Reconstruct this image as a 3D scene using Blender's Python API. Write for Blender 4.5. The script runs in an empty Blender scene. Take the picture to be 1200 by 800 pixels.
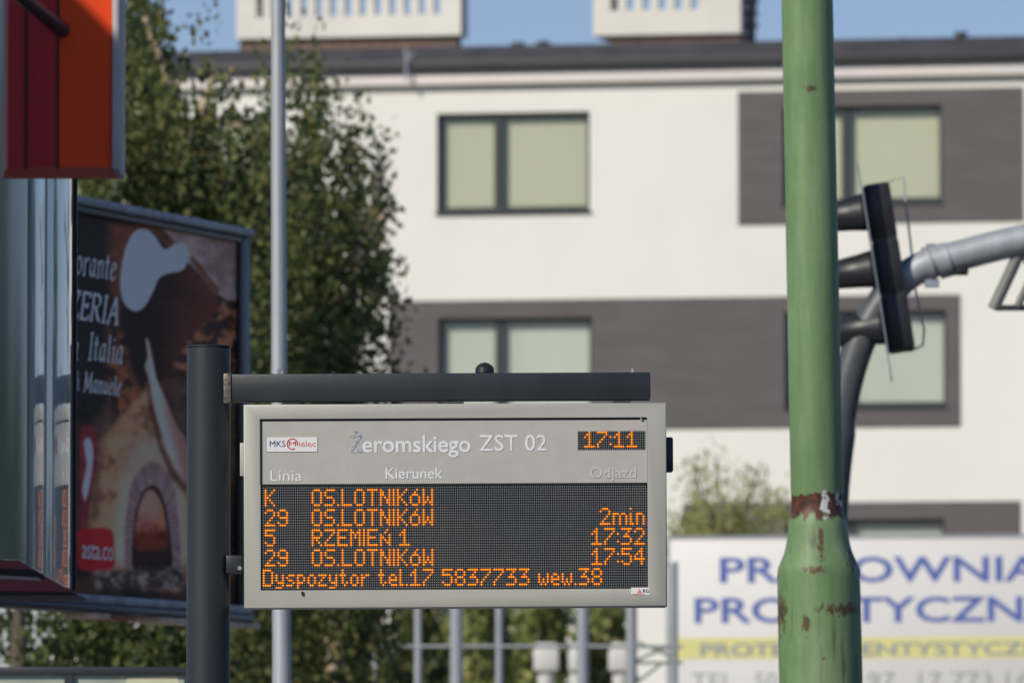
import bpy, bmesh, math, random
import numpy as np
from mathutils import Vector, Matrix

rng = np.random.default_rng(7)
random.seed(7)
S = bpy.context.scene
COL = S.collection
R = math.radians

# ------------------------------------------------------------------ camera
EYE = 1.6
FPX = 10000.0                      # focal length in pixels of the 1200 px wide photo (300 mm)
PITCH = math.atan(570 / FPX)
cd = bpy.data.cameras.new('camera')
cam = bpy.data.objects.new('camera', cd)
COL.objects.link(cam)
cam.location = (0, 0, EYE)
cam.rotation_euler = (math.pi / 2 + PITCH, 0, 0)
cd.lens = 300; cd.sensor_width = 36
cd.clip_start = 0.5; cd.clip_end = 5000
cd.dof.use_dof = True
cd.dof.focus_distance = 30.05
cd.dof.aperture_fstop = 7.0
cd.dof.aperture_blades = 7
S.camera = cam

# ------------------------------------------------------------------ sky and sun
SUN_AZ, SUN_EL = 41.5, 33.0        # sun behind the camera to the left
w = bpy.data.worlds.new('World'); S.world = w; w.use_nodes = True
nt = w.node_tree; nt.nodes.clear()
sky = nt.nodes.new('ShaderNodeTexSky'); sky.sky_type = 'NISHITA'; sky.sun_disc = False
sky.sun_elevation = R(SUN_EL); sky.sun_rotation = R(180 + SUN_AZ)
sky.air_density = 1.0; sky.dust_density = 0.4; sky.ozone_density = 8.0
bg = nt.nodes.new('ShaderNodeBackground'); bg.inputs['Strength'].default_value = 0.08
wo = nt.nodes.new('ShaderNodeOutputWorld')
tint = nt.nodes.new('ShaderNodeMix'); tint.data_type = 'RGBA'; tint.blend_type = 'MULTIPLY'; tint.inputs[0].default_value = 1
tint.inputs[7].default_value = (1.26, 1.02, 1.03, 1)
nt.links.new(sky.outputs[0], tint.inputs[6]); nt.links.new(tint.outputs[2], bg.inputs[0]); nt.links.new(bg.outputs[0], wo.inputs[0])
sd = bpy.data.lights.new('sun', 'SUN'); sd.energy = 3.3; sd.angle = R(0.5); sd.color = (1.0, 0.945, 0.80)
so = bpy.data.objects.new('sun', sd); COL.objects.link(so)
so.rotation_euler = (R(90 - SUN_EL), 0, R(-SUN_AZ)); so.location = (-20, -20, 30)
S.view_settings.view_transform = 'Standard'; S.view_settings.look = 'None'
S.view_settings.exposure = 0.1; S.view_settings.gamma = 1.0
S.view_settings.use_curve_mapping = False

# ------------------------------------------------------------------ helpers
def ray(px, py):
    dx = (px - 600) / FPX; dy = (400 - py) / FPX
    return Vector((dx, math.cos(PITCH) - dy * math.sin(PITCH), math.sin(PITCH) + dy * math.cos(PITCH)))

def at(px, py, D):
    d = ray(px, py)
    return Vector((0, 0, EYE)) + d * (D / d.y)

def onplane(px, py, P0, N):
    d = ray(px, py); o = Vector((0, 0, EYE))
    return o + d * ((P0 - o).dot(N) / d.dot(N))

def tag(o, label=None, cat=None, group=None, kind=None):
    if label: o['label'] = label
    if cat: o['category'] = cat
    if group: o['group'] = group
    if kind: o['kind'] = kind
    return o

def empty(name, loc, label, cat, group=None, rot=(0, 0, 0)):
    o = bpy.data.objects.new(name, None); COL.objects.link(o)
    o.location = loc; o.rotation_euler = rot; o.empty_display_size = 0.2
    return tag(o, label, cat, group)

def link_mesh(name, me, mat, parent=None, smooth=None, loc=None):
    if mat is not None:
        me.materials.clear(); me.materials.append(mat)
    o = bpy.data.objects.new(name, me); COL.objects.link(o)
    if smooth:
        for p in me.polygons: p.use_smooth = True
        me.set_sharp_from_angle(angle=R(smooth))
    if parent is not None: o.parent = parent
    if loc is not None: o.location = loc
    return o

class MB:
    """collects shapes and links them as one mesh object"""
    def __init__(self): self.bm = bmesh.new()
    def box(self, x0, x1, y0, y1, z0, z1, bev=0, seg=2, M=None):
        m = Matrix.Translation(((x0 + x1) / 2, (y0 + y1) / 2, (z0 + z1) / 2)) @ Matrix.Diagonal((abs(x1 - x0), abs(y1 - y0), abs(z1 - z0), 1))
        if M is not None: m = M @ m
        r = bmesh.ops.create_cube(self.bm, size=1, matrix=m)
        if bev:
            es = list({e for v in r['verts'] for e in v.link_edges})
            bmesh.ops.bevel(self.bm, geom=es, offset=bev, segments=seg, affect='EDGES', profile=0.5)
        return self
    def tube(self, pts, rad, seg=16, caps=True):
        pts = [Vector(p) for p in pts]; n = len(pts)
        if not hasattr(rad, '__len__'): rad = [rad] * n
        rings = []; prev = None
        for i, p in enumerate(pts):
            a = pts[min(i + 1, n - 1)] - pts[max(i - 1, 0)]
            a.normalize()
            if prev is None:
                ref = Vector((0, 1, 0)) if abs(a.y) < .9 else Vector((1, 0, 0))
                u = a.cross(ref).normalized()
            else:
                u = (prev - a * prev.dot(a)).normalized()
            prev = u; v = a.cross(u)
            rings.append([self.bm.verts.new(p + (u * math.cos(t) + v * math.sin(t)) * rad[i]) for t in [2 * math.pi * k / seg for k in range(seg)]])
        for A, B in zip(rings, rings[1:]):
            for k in range(seg):
                self.bm.faces.new((A[k], A[(k + 1) % seg], B[(k + 1) % seg], B[k]))
        if caps:
            self.bm.faces.new(rings[0][::-1]); self.bm.faces.new(rings[-1])
        return self
    def poly(self, pts):
        self.bm.faces.new([self.bm.verts.new(p) for p in pts]); return self
    def prism(self, pts, off):
        """closed polygon pushed along off"""
        off = Vector(off); a = [self.bm.verts.new(Vector(p)) for p in pts]; b = [self.bm.verts.new(Vector(p) + off) for p in pts]
        n = len(pts)
        self.bm.faces.new(a); self.bm.faces.new(b[::-1])
        for k in range(n):
            self.bm.faces.new((a[k], b[k], b[(k + 1) % n], a[(k + 1) % n]))
        return self
    def dome(self, c, r, sz=1.0, seg=16):
        bmesh.ops.create_uvsphere(self.bm, u_segments=seg, v_segments=10, radius=r, matrix=Matrix.Translation(c) @ Matrix.Diagonal((1, 1, sz, 1)))
        return self
    def build(self, name, mat, parent=None, smooth=35, loc=None):
        bmesh.ops.recalc_face_normals(self.bm, faces=self.bm.faces)
        me = bpy.data.meshes.new(name); self.bm.to_mesh(me); self.bm.free()
        return link_mesh(name, me, mat, parent, smooth, loc)

# ------------------------------------------------------------------ materials
class NB:
    def __init__(self, name):
        self.m = bpy.data.materials.new(name); self.m.use_nodes = True
        self.t = self.m.node_tree; self.t.nodes.clear()
        self.out = self.n('ShaderNodeOutputMaterial')
    def n(self, k, **kw):
        x = self.t.nodes.new(k)
        for a, b in kw.items(): setattr(x, a, b)
        return x
    def l(self, a, b): self.t.links.new(a, b)
    def val(self, sock, v):
        if hasattr(v, 'is_output'): self.l(v, sock)
        else: sock.default_value = v
    def math(self, op, a, b=0.0, c=None, clamp=False):
        x = self.n('ShaderNodeMath', operation=op, use_clamp=clamp)
        self.val(x.inputs[0], a); self.val(x.inputs[1], b)
        if c is not None: self.val(x.inputs[2], c)
        return x.outputs[0]
    def noise(self, vec, scale, detail=4, rough=.55):
        x = self.n('ShaderNodeTexNoise'); x.inputs['Scale'].default_value = scale
        x.inputs['Detail'].default_value = detail; x.inputs['Roughness'].default_value = rough
        if vec is not None: self.l(vec, x.inputs['Vector'])
        return x.outputs['Fac']
    def mapping(self, vec, scale=(1, 1, 1), loc=(0, 0, 0)):
        x = self.n('ShaderNodeMapping'); x.inputs['Scale'].default_value = scale; x.inputs['Location'].default_value = loc
        self.l(vec, x.inputs['Vector']); return x.outputs[0]
    def ramp(self, fac, stops):
        x = self.n('ShaderNodeValToRGB'); e = x.color_ramp.elements
        while len(e) > 1: e.remove(e[-1])
        e[0].position = stops[0][0]; e[0].color = (*stops[0][1], 1)
        for p, c in stops[1:]:
            k = e.new(p); k.color = (*c, 1)
        self.l(fac, x.inputs[0]); return x.outputs[0]
    def mix(self, f, a, b):
        x = self.n('ShaderNodeMix', data_type='RGBA'); self.val(x.inputs[0], f)
        for s, v in ((x.inputs[6], a), (x.inputs[7], b)):
            if hasattr(v, 'is_output'): self.l(v, s)
            else: s.default_value = (*v, 1)
        return x.outputs[2]
    def obj(self): return self.n('ShaderNodeTexCoord').outputs['Object']
    def princ(self, col, rough=.5, metal=0, spec=.5, bump=None, bstr=.2, bdist=.01, **kw):
        p = self.n('ShaderNodeBsdfPrincipled')
        if hasattr(col, 'is_output'): self.l(col, p.inputs['Base Color'])
        else: p.inputs['Base Color'].default_value = (*col, 1)
        self.val(p.inputs['Roughness'], rough); p.inputs['Metallic'].default_value = metal
        p.inputs['Specular IOR Level'].default_value = spec
        for k, v in kw.items(): p.inputs[k].default_value = v
        if bump is not None:
            b = self.n('ShaderNodeBump'); b.inputs['Strength'].default_value = bstr; b.inputs['Distance'].default_value = bdist
            self.l(bump, b.inputs['Height']); self.l(b.outputs[0], p.inputs['Normal'])
        return p.outputs[0]
    def done(self, sh): self.l(sh, self.out.inputs['Surface']); return self.m

def paint(name, col, rough=.5, metal=0, vary=.12, scale=6, spec=.5, bstr=.08, bump_scale=60, streak=False, **kw):
    b = NB(name); v = b.obj()
    vm = b.mapping(v, (1, 1, .15)) if streak else v
    f = b.noise(vm, scale, 5)
    lo = tuple(c * (1 - vary) for c in col); hi = tuple(min(1, c * (1 + vary)) for c in col)
    c = b.ramp(f, [(.3, lo), (.7, hi)])
    return b.done(b.princ(c, rough, metal, spec, bump=b.noise(v, bump_scale, 3), bstr=bstr, bdist=.003, **kw))

def emit(name, col, s):
    b = NB(name); e = b.n('ShaderNodeEmission'); e.inputs[0].default_value = (*col, 1); e.inputs[1].default_value = s
    return b.done(e.outputs[0])

M_post = paint('graphite_paint', (.025, .030, .037), .42, vary=.15, scale=9, streak=True)
M_house = paint('light_grey_housing', (.435, .43, .385), .45, vary=.05, scale=3, streak=True)
M_panel = paint('front_panel_grey', (.475, .455, .425), .5, vary=.045, scale=14)
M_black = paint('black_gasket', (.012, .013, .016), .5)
M_blackpl = paint('black_plastic', (.018, .019, .022), .42, vary=.3)
M_letter = paint('white_lettering', (.78, .79, .82), .5, vary=.1, scale=90)
M_letter_faded = paint('faded_lettering', (.56, .55, .54), .5, vary=.15, scale=120)
M_letter_peel = paint('peeling_lettering', (.40, .42, .48), .5, vary=.6, scale=150)
M_plate = paint('white_sticker', (.80, .80, .80), .4, vary=.03)
M_navy = paint('navy_print', (.05, .07, .20), .5)
M_red = paint('red_print', (.62, .05, .07), .5)
M_pinkred = paint('pale_red_print', (.75, .22, .18), .5)
M_steel = paint('galvanised_steel', (.40, .42, .45), .5, metal=.35, vary=.12, scale=14, streak=True)
M_bolt = paint('zinc_bolt', (.55, .55, .56), .35, metal=.8)
M_weld = paint('scuffed_weld', (.16, .13, .11), .5, metal=.3, vary=.6, scale=80)
M_led = emit('amber_led', (1.0, .19, .008), 1.1)
M_ledcore = emit('amber_led_core', (1.0, .46, .05), 1.5)

def led_panel_mat(px_, pz_, x0, z0):
    b = NB('led_matrix_off'); v = b.obj()
    s = b.n('ShaderNodeSeparateXYZ'); b.l(v, s.inputs[0])
    fx = b.math('FRACT', b.math('DIVIDE', b.math('SUBTRACT', s.outputs[0], x0 - px_ / 2), px_))
    fz = b.math('FRACT', b.math('DIVIDE', b.math('SUBTRACT', s.outputs[2], z0 - pz_ / 2), pz_))
    dx = b.math('ABSOLUTE', b.math('SUBTRACT', fx, .5)); dz = b.math('ABSOLUTE', b.math('SUBTRACT', fz, .5))
    d = b.math('SQRT', b.math('ADD', b.math('MULTIPLY', dx, dx), b.math('MULTIPLY', dz, dz)))
    m = b.math('LESS_THAN', d, .27)
    big = b.noise(v, 2.2, 2)
    dotc = b.ramp(big, [(.35, (.20, .215, .22)), (.7, (.30, .28, .27))])
    c = b.mix(m, (.010, .012, .015), dotc)
    return b.done(b.princ(c, .35, 0, .3))

# ------------------------------------------------------------------ text
_fonts = {}
def text_mesh(body, bold=0.0, extrude=0.0, shear=0.0, spacing=1.0, res=3):
    cu = bpy.data.curves.new('lettering', 'FONT'); cu.body = body; cu.size = 1; cu.offset = bold
    cu.extrude = extrude; cu.shear = shear; cu.space_character = spacing; cu.resolution_u = res
    o = bpy.data.objects.new('lettering', cu); COL.objects.link(o)
    bpy.context.view_layer.update()
    dg = bpy.context.evaluated_depsgraph_get()
    me = bpy.data.meshes.new_from_object(o.evaluated_get(dg), depsgraph=dg)
    bpy.data.objects.remove(o); bpy.data.curves.remove(cu)
    return me

def text_fit(name, body, x0, x1, zbase, cap, ydepth, mat, parent, bold=0.0, shear=0.0, spacing=1.0, thick=.0012):
    """text stretched to x0..x1, baseline zbase, capital height cap, in the parent's xz plane facing -y"""
    me = text_mesh(body, bold, 0.01, shear, spacing)
    co = np.empty(len(me.vertices) * 3, 'f'); me.vertices.foreach_get('co', co); co = co.reshape(-1, 3)
    mn, mx = co[:, 0].min(), co[:, 0].max()
    out = np.empty_like(co)
    out[:, 0] = x0 + (co[:, 0] - mn) / (mx - mn) * (x1 - x0)
    out[:, 2] = zbase + co[:, 1] / .727 * cap
    out[:, 1] = ydepth - co[:, 2] / 0.01 * thick
    me.vertices.foreach_set('co', out.ravel()); me.update()
    return link_mesh(name, me, mat, parent)

# ================================================================== SETTING
def sheet(name, x0, x1, y0, y1, z, mat):
    return tag(MB().poly([(x0, y0, z), (x1, y0, z), (x1, y1, z), (x0, y1, z)]).build(name, mat, None, None), kind='structure')

def ground_mat(name, a, b_, scale):
    b = NB(name); v = b.obj(); f = b.noise(v, scale, 8, .7)
    return b.done(b.princ(b.ramp(f, [(.3, a), (.7, b_)]), .9, 0, .2, bump=b.noise(v, scale * 9, 4), bstr=.4, bdist=.02))
sheet('ground', -1500, 1500, -600, 2500, -.13, ground_mat('grass_ground', (.035, .05, .018), (.085, .10, .035), .8))
sheet('road', 2.6, 10.5, -60, 92, -.12, ground_mat('asphalt', (.04, .04, .042), (.065, .064, .062), 3))
pv = MB().box(-14, 2.45, -30, 60, -.13, 0).build('pavement', ground_mat('paving', (.22, .21, .20), (.32, .31, .29), 4), None, None); tag(pv, kind='structure')
kb = MB().box(2.452, 2.6, -30, 60, -.13, .004, .01).build('kerb', ground_mat('kerb_stone', (.30, .29, .28), (.38, .37, .35), 6)); tag(kb, kind='structure')

# ================================================================== APARTMENT BUILDING
FD = 120.0
YAW = R(11.5)
FP0 = at(785, 400, FD)
FN = Vector((-math.sin(YAW), -math.cos(YAW), 0))      # towards the camera
FU = Vector((math.cos(YAW), -math.sin(YAW), 0))
def fac(px, py):
    p = onplane(px, py, FP0, FN)
    return (p - Vector((FP0.x, FP0.y, 0))).dot(FU), p.z
def frect(x0, x1, y0, y1):
    xm, ym = (x0 + x1) / 2, (y0 + y1) / 2
    return fac(x0, ym)[0], fac(x1, ym)[0], fac(xm, y1)[1], fac(xm, y0)[1]      # u0 u1 z0 z1

def wall_mat(name, col, vary=.05):
    b = NB(name); v = b.obj()
    f = b.noise(v, .5, 6, .6); g = b.noise(b.mapping(v, (2.2, 2.2, .12)), 1.2, 4)
    mxx = b.math('ADD', b.math('MULTIPLY', f, .85), b.math('MULTIPLY', g, .15))
    c = b.ramp(mxx, [(.32, tuple(x * (1 - vary) for x in col)), (.62, tuple(min(1, x * (1 + vary)) for x in col))])
    return b.done(b.princ(c, .85, 0, .2, bump=b.noise(v, 30, 3), bstr=.25, bdist=.01))
M_wall = wall_mat('cream_render', (.805, .782, .735), .03)
def clad_mat():
    b = NB('anthracite_cladding'); v = b.obj()
    f = b.noise(b.mapping(v, (.7, .7, 3.0)), 1.6, 5, .6)
    c = b.ramp(f, [(.3, (.112, .098, .104)), (.7, (.140, .124, .128))])
    return b.done(b.princ(c, .7, 0, .3, bump=b.noise(b.mapping(v, (1, 1, 14)), 3, 2), bstr=.2, bdist=.01))
M_clad = clad_mat()
M_cornice = wall_mat('pink_white_cornice', (.78, .72, .70))
M_roof = paint('dark_roof_felt', (.060, .058, .064), .8, vary=.3, scale=2)
M_gutter = paint('black_gutter', (.035, .034, .038), .6, vary=.2, scale=1.5)
M_frame = paint('dark_window_frame', (.030, .036, .040), .45)
M_brick = paint('brown_brick', (.17, .115, .09), .85, vary=.35, scale=7)
M_chim = wall_mat('chimney_render', (.72, .69, .63), .08)
def blind_mat(name, a, b_):
    b = NB(name); v = b.obj(); f = b.noise(b.mapping(v, (1, 1, .3)), .8, 3)
    return b.done(b.princ(b.ramp(f, [(.3, a), (.7, b_)]), .75))
M_blind = blind_mat('green_cream_blind', (.575, .55, .41), (.63, .60, .45))
M_blind_pale = blind_mat('grey_green_blind', (.56, .58, .52), (.64, .66, .60))
def glass_mat():
    b = NB('window_glass'); t = b.n('ShaderNodeBsdfTransparent'); t.inputs[0].default_value = (.95, .97, .95, 1)
    g = b.n('ShaderNodeBsdfGlossy'); g.inputs['Roughness'].default_value = .03
    lw = b.n('ShaderNodeLayerWeight'); lw.inputs[0].default_value = .5
    f = b.math('ADD', .045, b.math('MULTIPLY', b.math('POWER', lw.outputs['Facing'], 4.0), .8))
    m = b.n('ShaderNodeMixShader'); b.l(f, m.inputs[0]); b.l(t.outputs[0], m.inputs[1]); b.l(g.outputs[0], m.inputs[2])
    return b.done(m.outputs[0])
M_glass = glass_mat()

bld = empty('apartment_building', (FP0.x, FP0.y, 0), 'cream apartment block with dark cladding bands and shuttered windows behind the pole and trees', 'building', rot=(0, 0, -YAW))
zG = -.13
U0 = fac(60, 300)[0]; U1 = fac(1420, 300)[0]
ztop = (fac(440, 103)[1] + fac(1200, 88)[1]) / 2
wins_px = [  # x0 x1 y0 y1 mullion, blind
    (512, 691, 132, 248, 583, M_blind, 'cream blind'),
    (917, 1104, 124, 238, 990, M_blind, 'cream'),
    (513, 694, 372, 486, 584, M_blind_pale, 'pale'),
    (919, 1109, 364, 477, 993, M_blind_pale, 'pale'),
    (922, 1107, 608, 722, 995, M_blind_pale, 'pale'),
    (1260, 1440, 362, 475, 1330, M_blind, 'cream'),
    (516, 697, 612, 728, 586, M_blind_pale, 'pale'),
    (150, 330, 138, 254, 222, M_blind, 'cream'),
    (150, 330, 378, 492, 222, M_blind, 'cream'),
]
wr = [(*frect(*q[:4]), fac(q[4], (q[2] + q[3]) / 2)[0], q[5]) for q in wins_px]
clads = [frect(865, 1199, 105, 261), frect(455, 1125, 349, 502), frect(800, 1196, 588, 740)]

def grid_wall(mb, u0, u1, z0, z1, holes, y, rev=.0):
    us = sorted({u0, u1, *[min(max(h[0], u0), u1) for h in holes], *[min(max(h[1], u0), u1) for h in holes]})
    zs = sorted({z0, z1, *[min(max(h[2], z0), z1) for h in holes], *[min(max(h[3], z0), z1) for h in holes]})
    for a, b in zip(us, us[1:]):
        for c, d in zip(zs, zs[1:]):
            um, zm = (a + b) / 2, (c + d) / 2
            if any(h[0] < um < h[1] and h[2] < zm < h[3] for h in holes): continue
            mb.poly([(a, y, c), (b, y, c), (b, y, d), (a, y, d)])
    if rev:
        for h in holes:
            if h[0] >= u0 and h[1] <= u1 and h[2] >= z0 and h[3] <= z1:
                a, b, c, d = h[:4]
                mb.poly([(a, y, c), (a, y + rev, c), (a, y + rev, d), (a, y, d)])
                mb.poly([(b, y, c), (b, y, d), (b, y + rev, d), (b, y + rev, c)])
                mb.poly([(a, y, d), (a, y + rev, d), (b, y + rev, d), (b, y, d)])
                mb.poly([(a, y, c), (b, y, c), (b, y + rev, c), (a, y + rev, c)])
holes = [r[:4] for r in wr if r[0] > U0 and r[1] < U1]
mb = MB(); grid_wall(mb, U0, U1, zG, ztop, holes, 0, .16)
DEP = 11.0
mb.poly([(U0, 0, zG), (U0, DEP, zG), (U0, DEP, ztop), (U0, 0, ztop)])
mb.poly([(U1, 0, zG), (U1, 0, ztop), (U1, DEP, ztop), (U1, DEP, zG)])
mb.poly([(U0, DEP, zG), (U1, DEP, zG), (U1, DEP, ztop), (U0, DEP, ztop)])
me = bpy.data.meshes.new('wall'); mb.bm.to_mesh(me); mb.bm.free(); link_mesh('wall', me, M_wall, bld)
for c in clads:
    mb = MB(); inner = [h for h in holes if h[0] > c[0] - .1 and h[1] < c[1] + .1 and h[2] < c[3] and h[3] > c[2]]
    grid_wall(mb, c[0], c[1], c[2], c[3], inner, -.025)
    a, b, z0, z1 = c
    mb.poly([(a, -.025, z0), (a, -.002, z0), (a, -.002, z1), (a, -.025, z1)]); mb.poly([(b, -.025, z0), (b, -.002, z0), (b, -.002, z1), (b, -.025, z1)])
    mb.poly([(a, -.025, z1), (b, -.025, z1), (b, -.002, z1), (a, -.002, z1)]); mb.poly([(a, -.025, z0), (b, -.025, z0), (b, -.002, z0), (a, -.002, z0)])
    me = bpy.data.meshes.new('cladding'); mb.bm.to_mesh(me); mb.bm.free(); link_mesh('cladding', me, M_clad, bld)
for (a, b, c, d, mu, bm_) in wr:
    if a < U0 or b > U1: continue
    f = .055; y0, y1 = .085, .15
    win = MB().box(a + .002, b - .002, y0, y1, d - f, d - .002).box(a + .002, b - .002, y0 - .012, y1, c + .002, c + f * 1.35)
    win.box(a + .002, a + f, y0, y1, c + f * 1.35, d - f).box(b - f, b - .002, y0, y1, c + f * 1.35, d - f)
    win.box(mu - .062, mu + .062, y0 - .006, y1, c + f * 1.35, d - f)
    win = win.build('window', M_frame, bld)
    MB().box(a + f, mu - .062, .115, .121, c + f * 1.35, d - f).box(mu + .062, b - f, .115, .121, c + f * 1.35, d - f).build('pane', M_glass, win)
    MB().box(a + .01, b - .01, .20, .21, c + .02, d).build('blind', bm_, win)
    MB().box(a - .02, b + .02, -.05, .085, c - .03, c + .002).build('sill', M_frame, win)
# eaves, gutter and roof
zc = ztop
MB().box(U0 - .25, U1 + .25, -.14, .3, zc + .002, zc + .19, .02).build('cornice', M_cornice, bld)
MB().box(U0 - .3, U1 + .3, -.24, .3, zc + .192, zc + .36, .03).build('gutter', M_gutter, bld)
z2 = zc + .33
mb = MB()
mb.prism([(U0 - .3, -.2, z2), (U0 - .3, .25, z2 + .25), (U0 - .3, DEP / 2, z2 + .34), (U0 - .3, DEP, z2 + .30), (U0 - .3, DEP + .2, z2)], (U1 - U0 + .6, 0, 0))
mb.build('roof', M_roof, bld)
for px_, h_ in ((592, .02), (622, .03), (1048, -.02), (1115, .05)):
    u = fac(px_, 60)[0]
    MB().tube([(u, .9, z2 + .2), (u, .9, z2 + .28 + h_)], .06, 10).tube([(u, .9, z2 + .28 + h_), (u, .9, z2 + .33 + h_)], .1, 10).build('roof_vent', M_roof, bld)
u = fac(481, 75)[0]
MB().tube([(u, -.26, zc + .05), (u, -.27, zc + .52)], .022, 8).tube([(u, -.26, zc + .3), (u + .1, -.26, zc + .46)], .014, 8).build('aerial', M_steel, bld)
# chimneys with pierced white heads
def chimney(x0, x1, ybrick, ytopbrick, bx0, bx1, op0, op1, nop, pipe=None, dep=1.05):
    yb = 1.6
    U = lambda p: (onplane(p, 30, FP0 - FN * yb, FN) - FP0).dot(FU)
    zb = z2 + .2; zk = fac((x0 + x1) / 2, ytopbrick)[1] + .12; zb_top = zk
    ch = MB().box(U(bx0), U(bx1), yb + .1, yb + dep - .1, zb, zk - .003).build('chimney', M_brick, bld)
    hd = MB()
    a, b = U(x0), U(x1); zl = zk; zo = fac(500, 14)[1] + .12; zt = zo + .38; ze = zt + .22
    o0, o1 = U(op0), U(op1); st = (o1 - o0) / nop
    hd.box(a, b, yb, yb + dep, zl, zo - .001)
    hd.box(a, o0 - .001, yb, yb + dep, zo, zt); hd.box(o1 + .001, b, yb, yb + dep, zo, zt)
    for i in range(nop):
        hd.box(o0 + i * st + st * .48, o0 + (i + 1) * st, yb, yb + .16, zo, zt)
    hd.box(a - .06, b + .06, yb - .06, yb + dep + .06, zt + .001, ze, .02)
    hd.build('chimney_head', M_chim, ch)
    if pipe:
        p = MB()
        for i, q in enumerate(pipe):
            u_ = U(q); p.tube([(u_, yb + .3, zb), (u_, yb + .3, zl + .2 + .1 * i), (u_ + .05, yb + .3, zt)], .05, 8)
            for j in range(4): p.box(u_ - .1, u_ + .09, yb + .25, yb + .35, zl + .1 + j * .17 + .05 * i, zl + .17 + j * .17 + .05 * i)
        p.build('flue_pipe', M_roof, ch)
chimney(277, 540, 54, 41, 279, 534, 300, 525, 13, dep=.5)
chimney(695, 868, 50, 38, 713, 868, 715, 828, 6, (877,))

# ================================================================== TREES
def leaf_mat(name, stops, trans=.45):
    b = NB(name); g = b.n('ShaderNodeNewGeometry')
    c = b.ramp(g.outputs['Random Per Island'], stops)
    p = b.princ(c, .5, 0, .35)
    t = b.n('ShaderNodeBsdfTranslucent'); b.l(c, t.inputs[0])
    m = b.n('ShaderNodeMixShader'); m.inputs[0].default_value = trans
    b.l(p, m.inputs[1]); b.l(t.outputs[0], m.inputs[2])
    return b.done(m.outputs[0])
M_birch = leaf_mat('birch_leaf', [(0, (.07, .098, .038)), (.4, (.115, .15, .052)), (.75, (.175, .195, .065)), (.93, (.26, .25, .085)), (1, (.36, .31, .11))])
M_willow = leaf_mat('willow_leaf', [(0, (.25, .28, .09)), (.5, (.40, .42, .15)), (1, (.58, .54, .22))])
M_thuja = leaf_mat('thuja_leaf', [(0, (.13, .17, .055)), (.4, (.24, .29, .09)), (.8, (.36, .37, .12)), (1, (.46, .40, .14))], .3)
M_hedge = leaf_mat('hedge_leaf', [(0, (.03, .045, .014)), (.5, (.07, .10, .03)), (.85, (.12, .15, .045)), (1, (.2, .22, .07))], .35)
M_bark = paint('birch_bark', (.42, .33, .24), .8, vary=.5, scale=5)
M_darkbark = paint('dark_bark', (.10, .075, .055), .9, vary=.4, scale=8)

def foliage(name, clumps, density, leaf, mat, parent, strand=.7, per=14, jitter=.10, droop=.75):
    """clumps: (x, y, z, rx, ry, rz, weight) relative to the tree base"""
    C, A = [], []
    for (cx, cy, cz, rx, ry, rz, wgt) in clumps:
        n = max(3, int(density * wgt * (rx * ry * rz) ** (2 / 3)))
        d = rng.normal(size=(n, 3)); d /= np.linalg.norm(d, axis=1)[:, None]
        r = rng.uniform(.25, 1, n) ** .5
        s = d * r[:, None] * np.array([rx, ry, rz]) + np.array([cx, cy, cz])
        L = strand * rng.uniform(.4, 1.25, n)
        t = rng.uniform(0, 1, (n, per))
        sway = rng.normal(0, .12, (n, 1, 2)) * t[:, :, None] * L[:, None, None]
        p = np.repeat(s[:, None, :], per, 1)
        p[:, :, 2] -= t * L[:, None]
        p[:, :, :2] += sway
        p += rng.normal(0, jitter, p.shape)
        C.append(p.reshape(-1, 3))
    c = np.concatenate(C); n = len(c)
    a = rng.normal(size=(n, 3)); a /= np.linalg.norm(a, axis=1)[:, None]
    a[:, 2] -= droop * 1.6; a /= np.linalg.norm(a, axis=1)[:, None]
    b = rng.normal(size=(n, 3)); b -= a * (a * b).sum(1)[:, None]; b /= np.linalg.norm(b, axis=1)[:, None]
    l = leaf * rng.uniform(.6, 1.3, n)[:, None]; wd = l * rng.uniform(.30, .42, n)[:, None]
    V = np.stack([c - a * l * .5, c + b * wd, c + a * l * .5, c - b * wd], 1).reshape(-1, 3)
    me = bpy.data.meshes.new(name)
    me.vertices.add(4 * n); me.vertices.foreach_set('co', V.astype('f').ravel())
    me.loops.add(4 * n); me.loops.foreach_set('vertex_index', np.arange(4 * n, dtype='i'))
    me.polygons.add(n); me.polygons.foreach_set('loop_start', np.arange(0, 4 * n, 4, dtype='i'))
    me.update(calc_edges=True); me.validate()
    return link_mesh(name, me, mat, parent)

def tree(name, label, cat, bx, D, clumps_px, trunk_px, limbs_px, lmat, bmat, density, leaf, group=None, dd=1.2, strand=.7, per=14, droop=.75, tr=.11, jitter=.10):
    base = at(bx, 700, D); base.z = -.13
    root = empty(name, base, label, cat, group)
    k = D / FPX
    def rel(px, py, dy=0): 
        p = at(px, py, D) ; p = p - base; p.y += dy; return p
    cl = []
    for q in clumps_px:
        px, py, rx, rz = q[:4]; wgt = q[4] if len(q) > 4 else 1; dy = q[5] if len(q) > 5 else rng.uniform(-.8, .8) * dd
        p = rel(px, py, dy); cl.append((p.x, p.y, p.z, rx * k, dd * .5 + rx * k * .4, rz * k, wgt))
    foliage('crown', cl, density, leaf, lmat, root, strand, per, jitter, droop)
    pts = [Vector((0, 0, 0))] + [rel(*q) for q in trunk_px]
    n = len(pts)
    mb = MB().tube(pts, [tr * (1 - .75 * i / (n - 1)) for i in range(n)], 10)
    for lb in limbs_px:
        lp = [rel(*q) for q in lb]; m = len(lp)
        mb.tube(lp, [tr * .55 * (1 - .7 * i / (m - 1)) for i in range(m)], 8)
    mb.build('trunk', bmat, root, 60)
    return root

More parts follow.
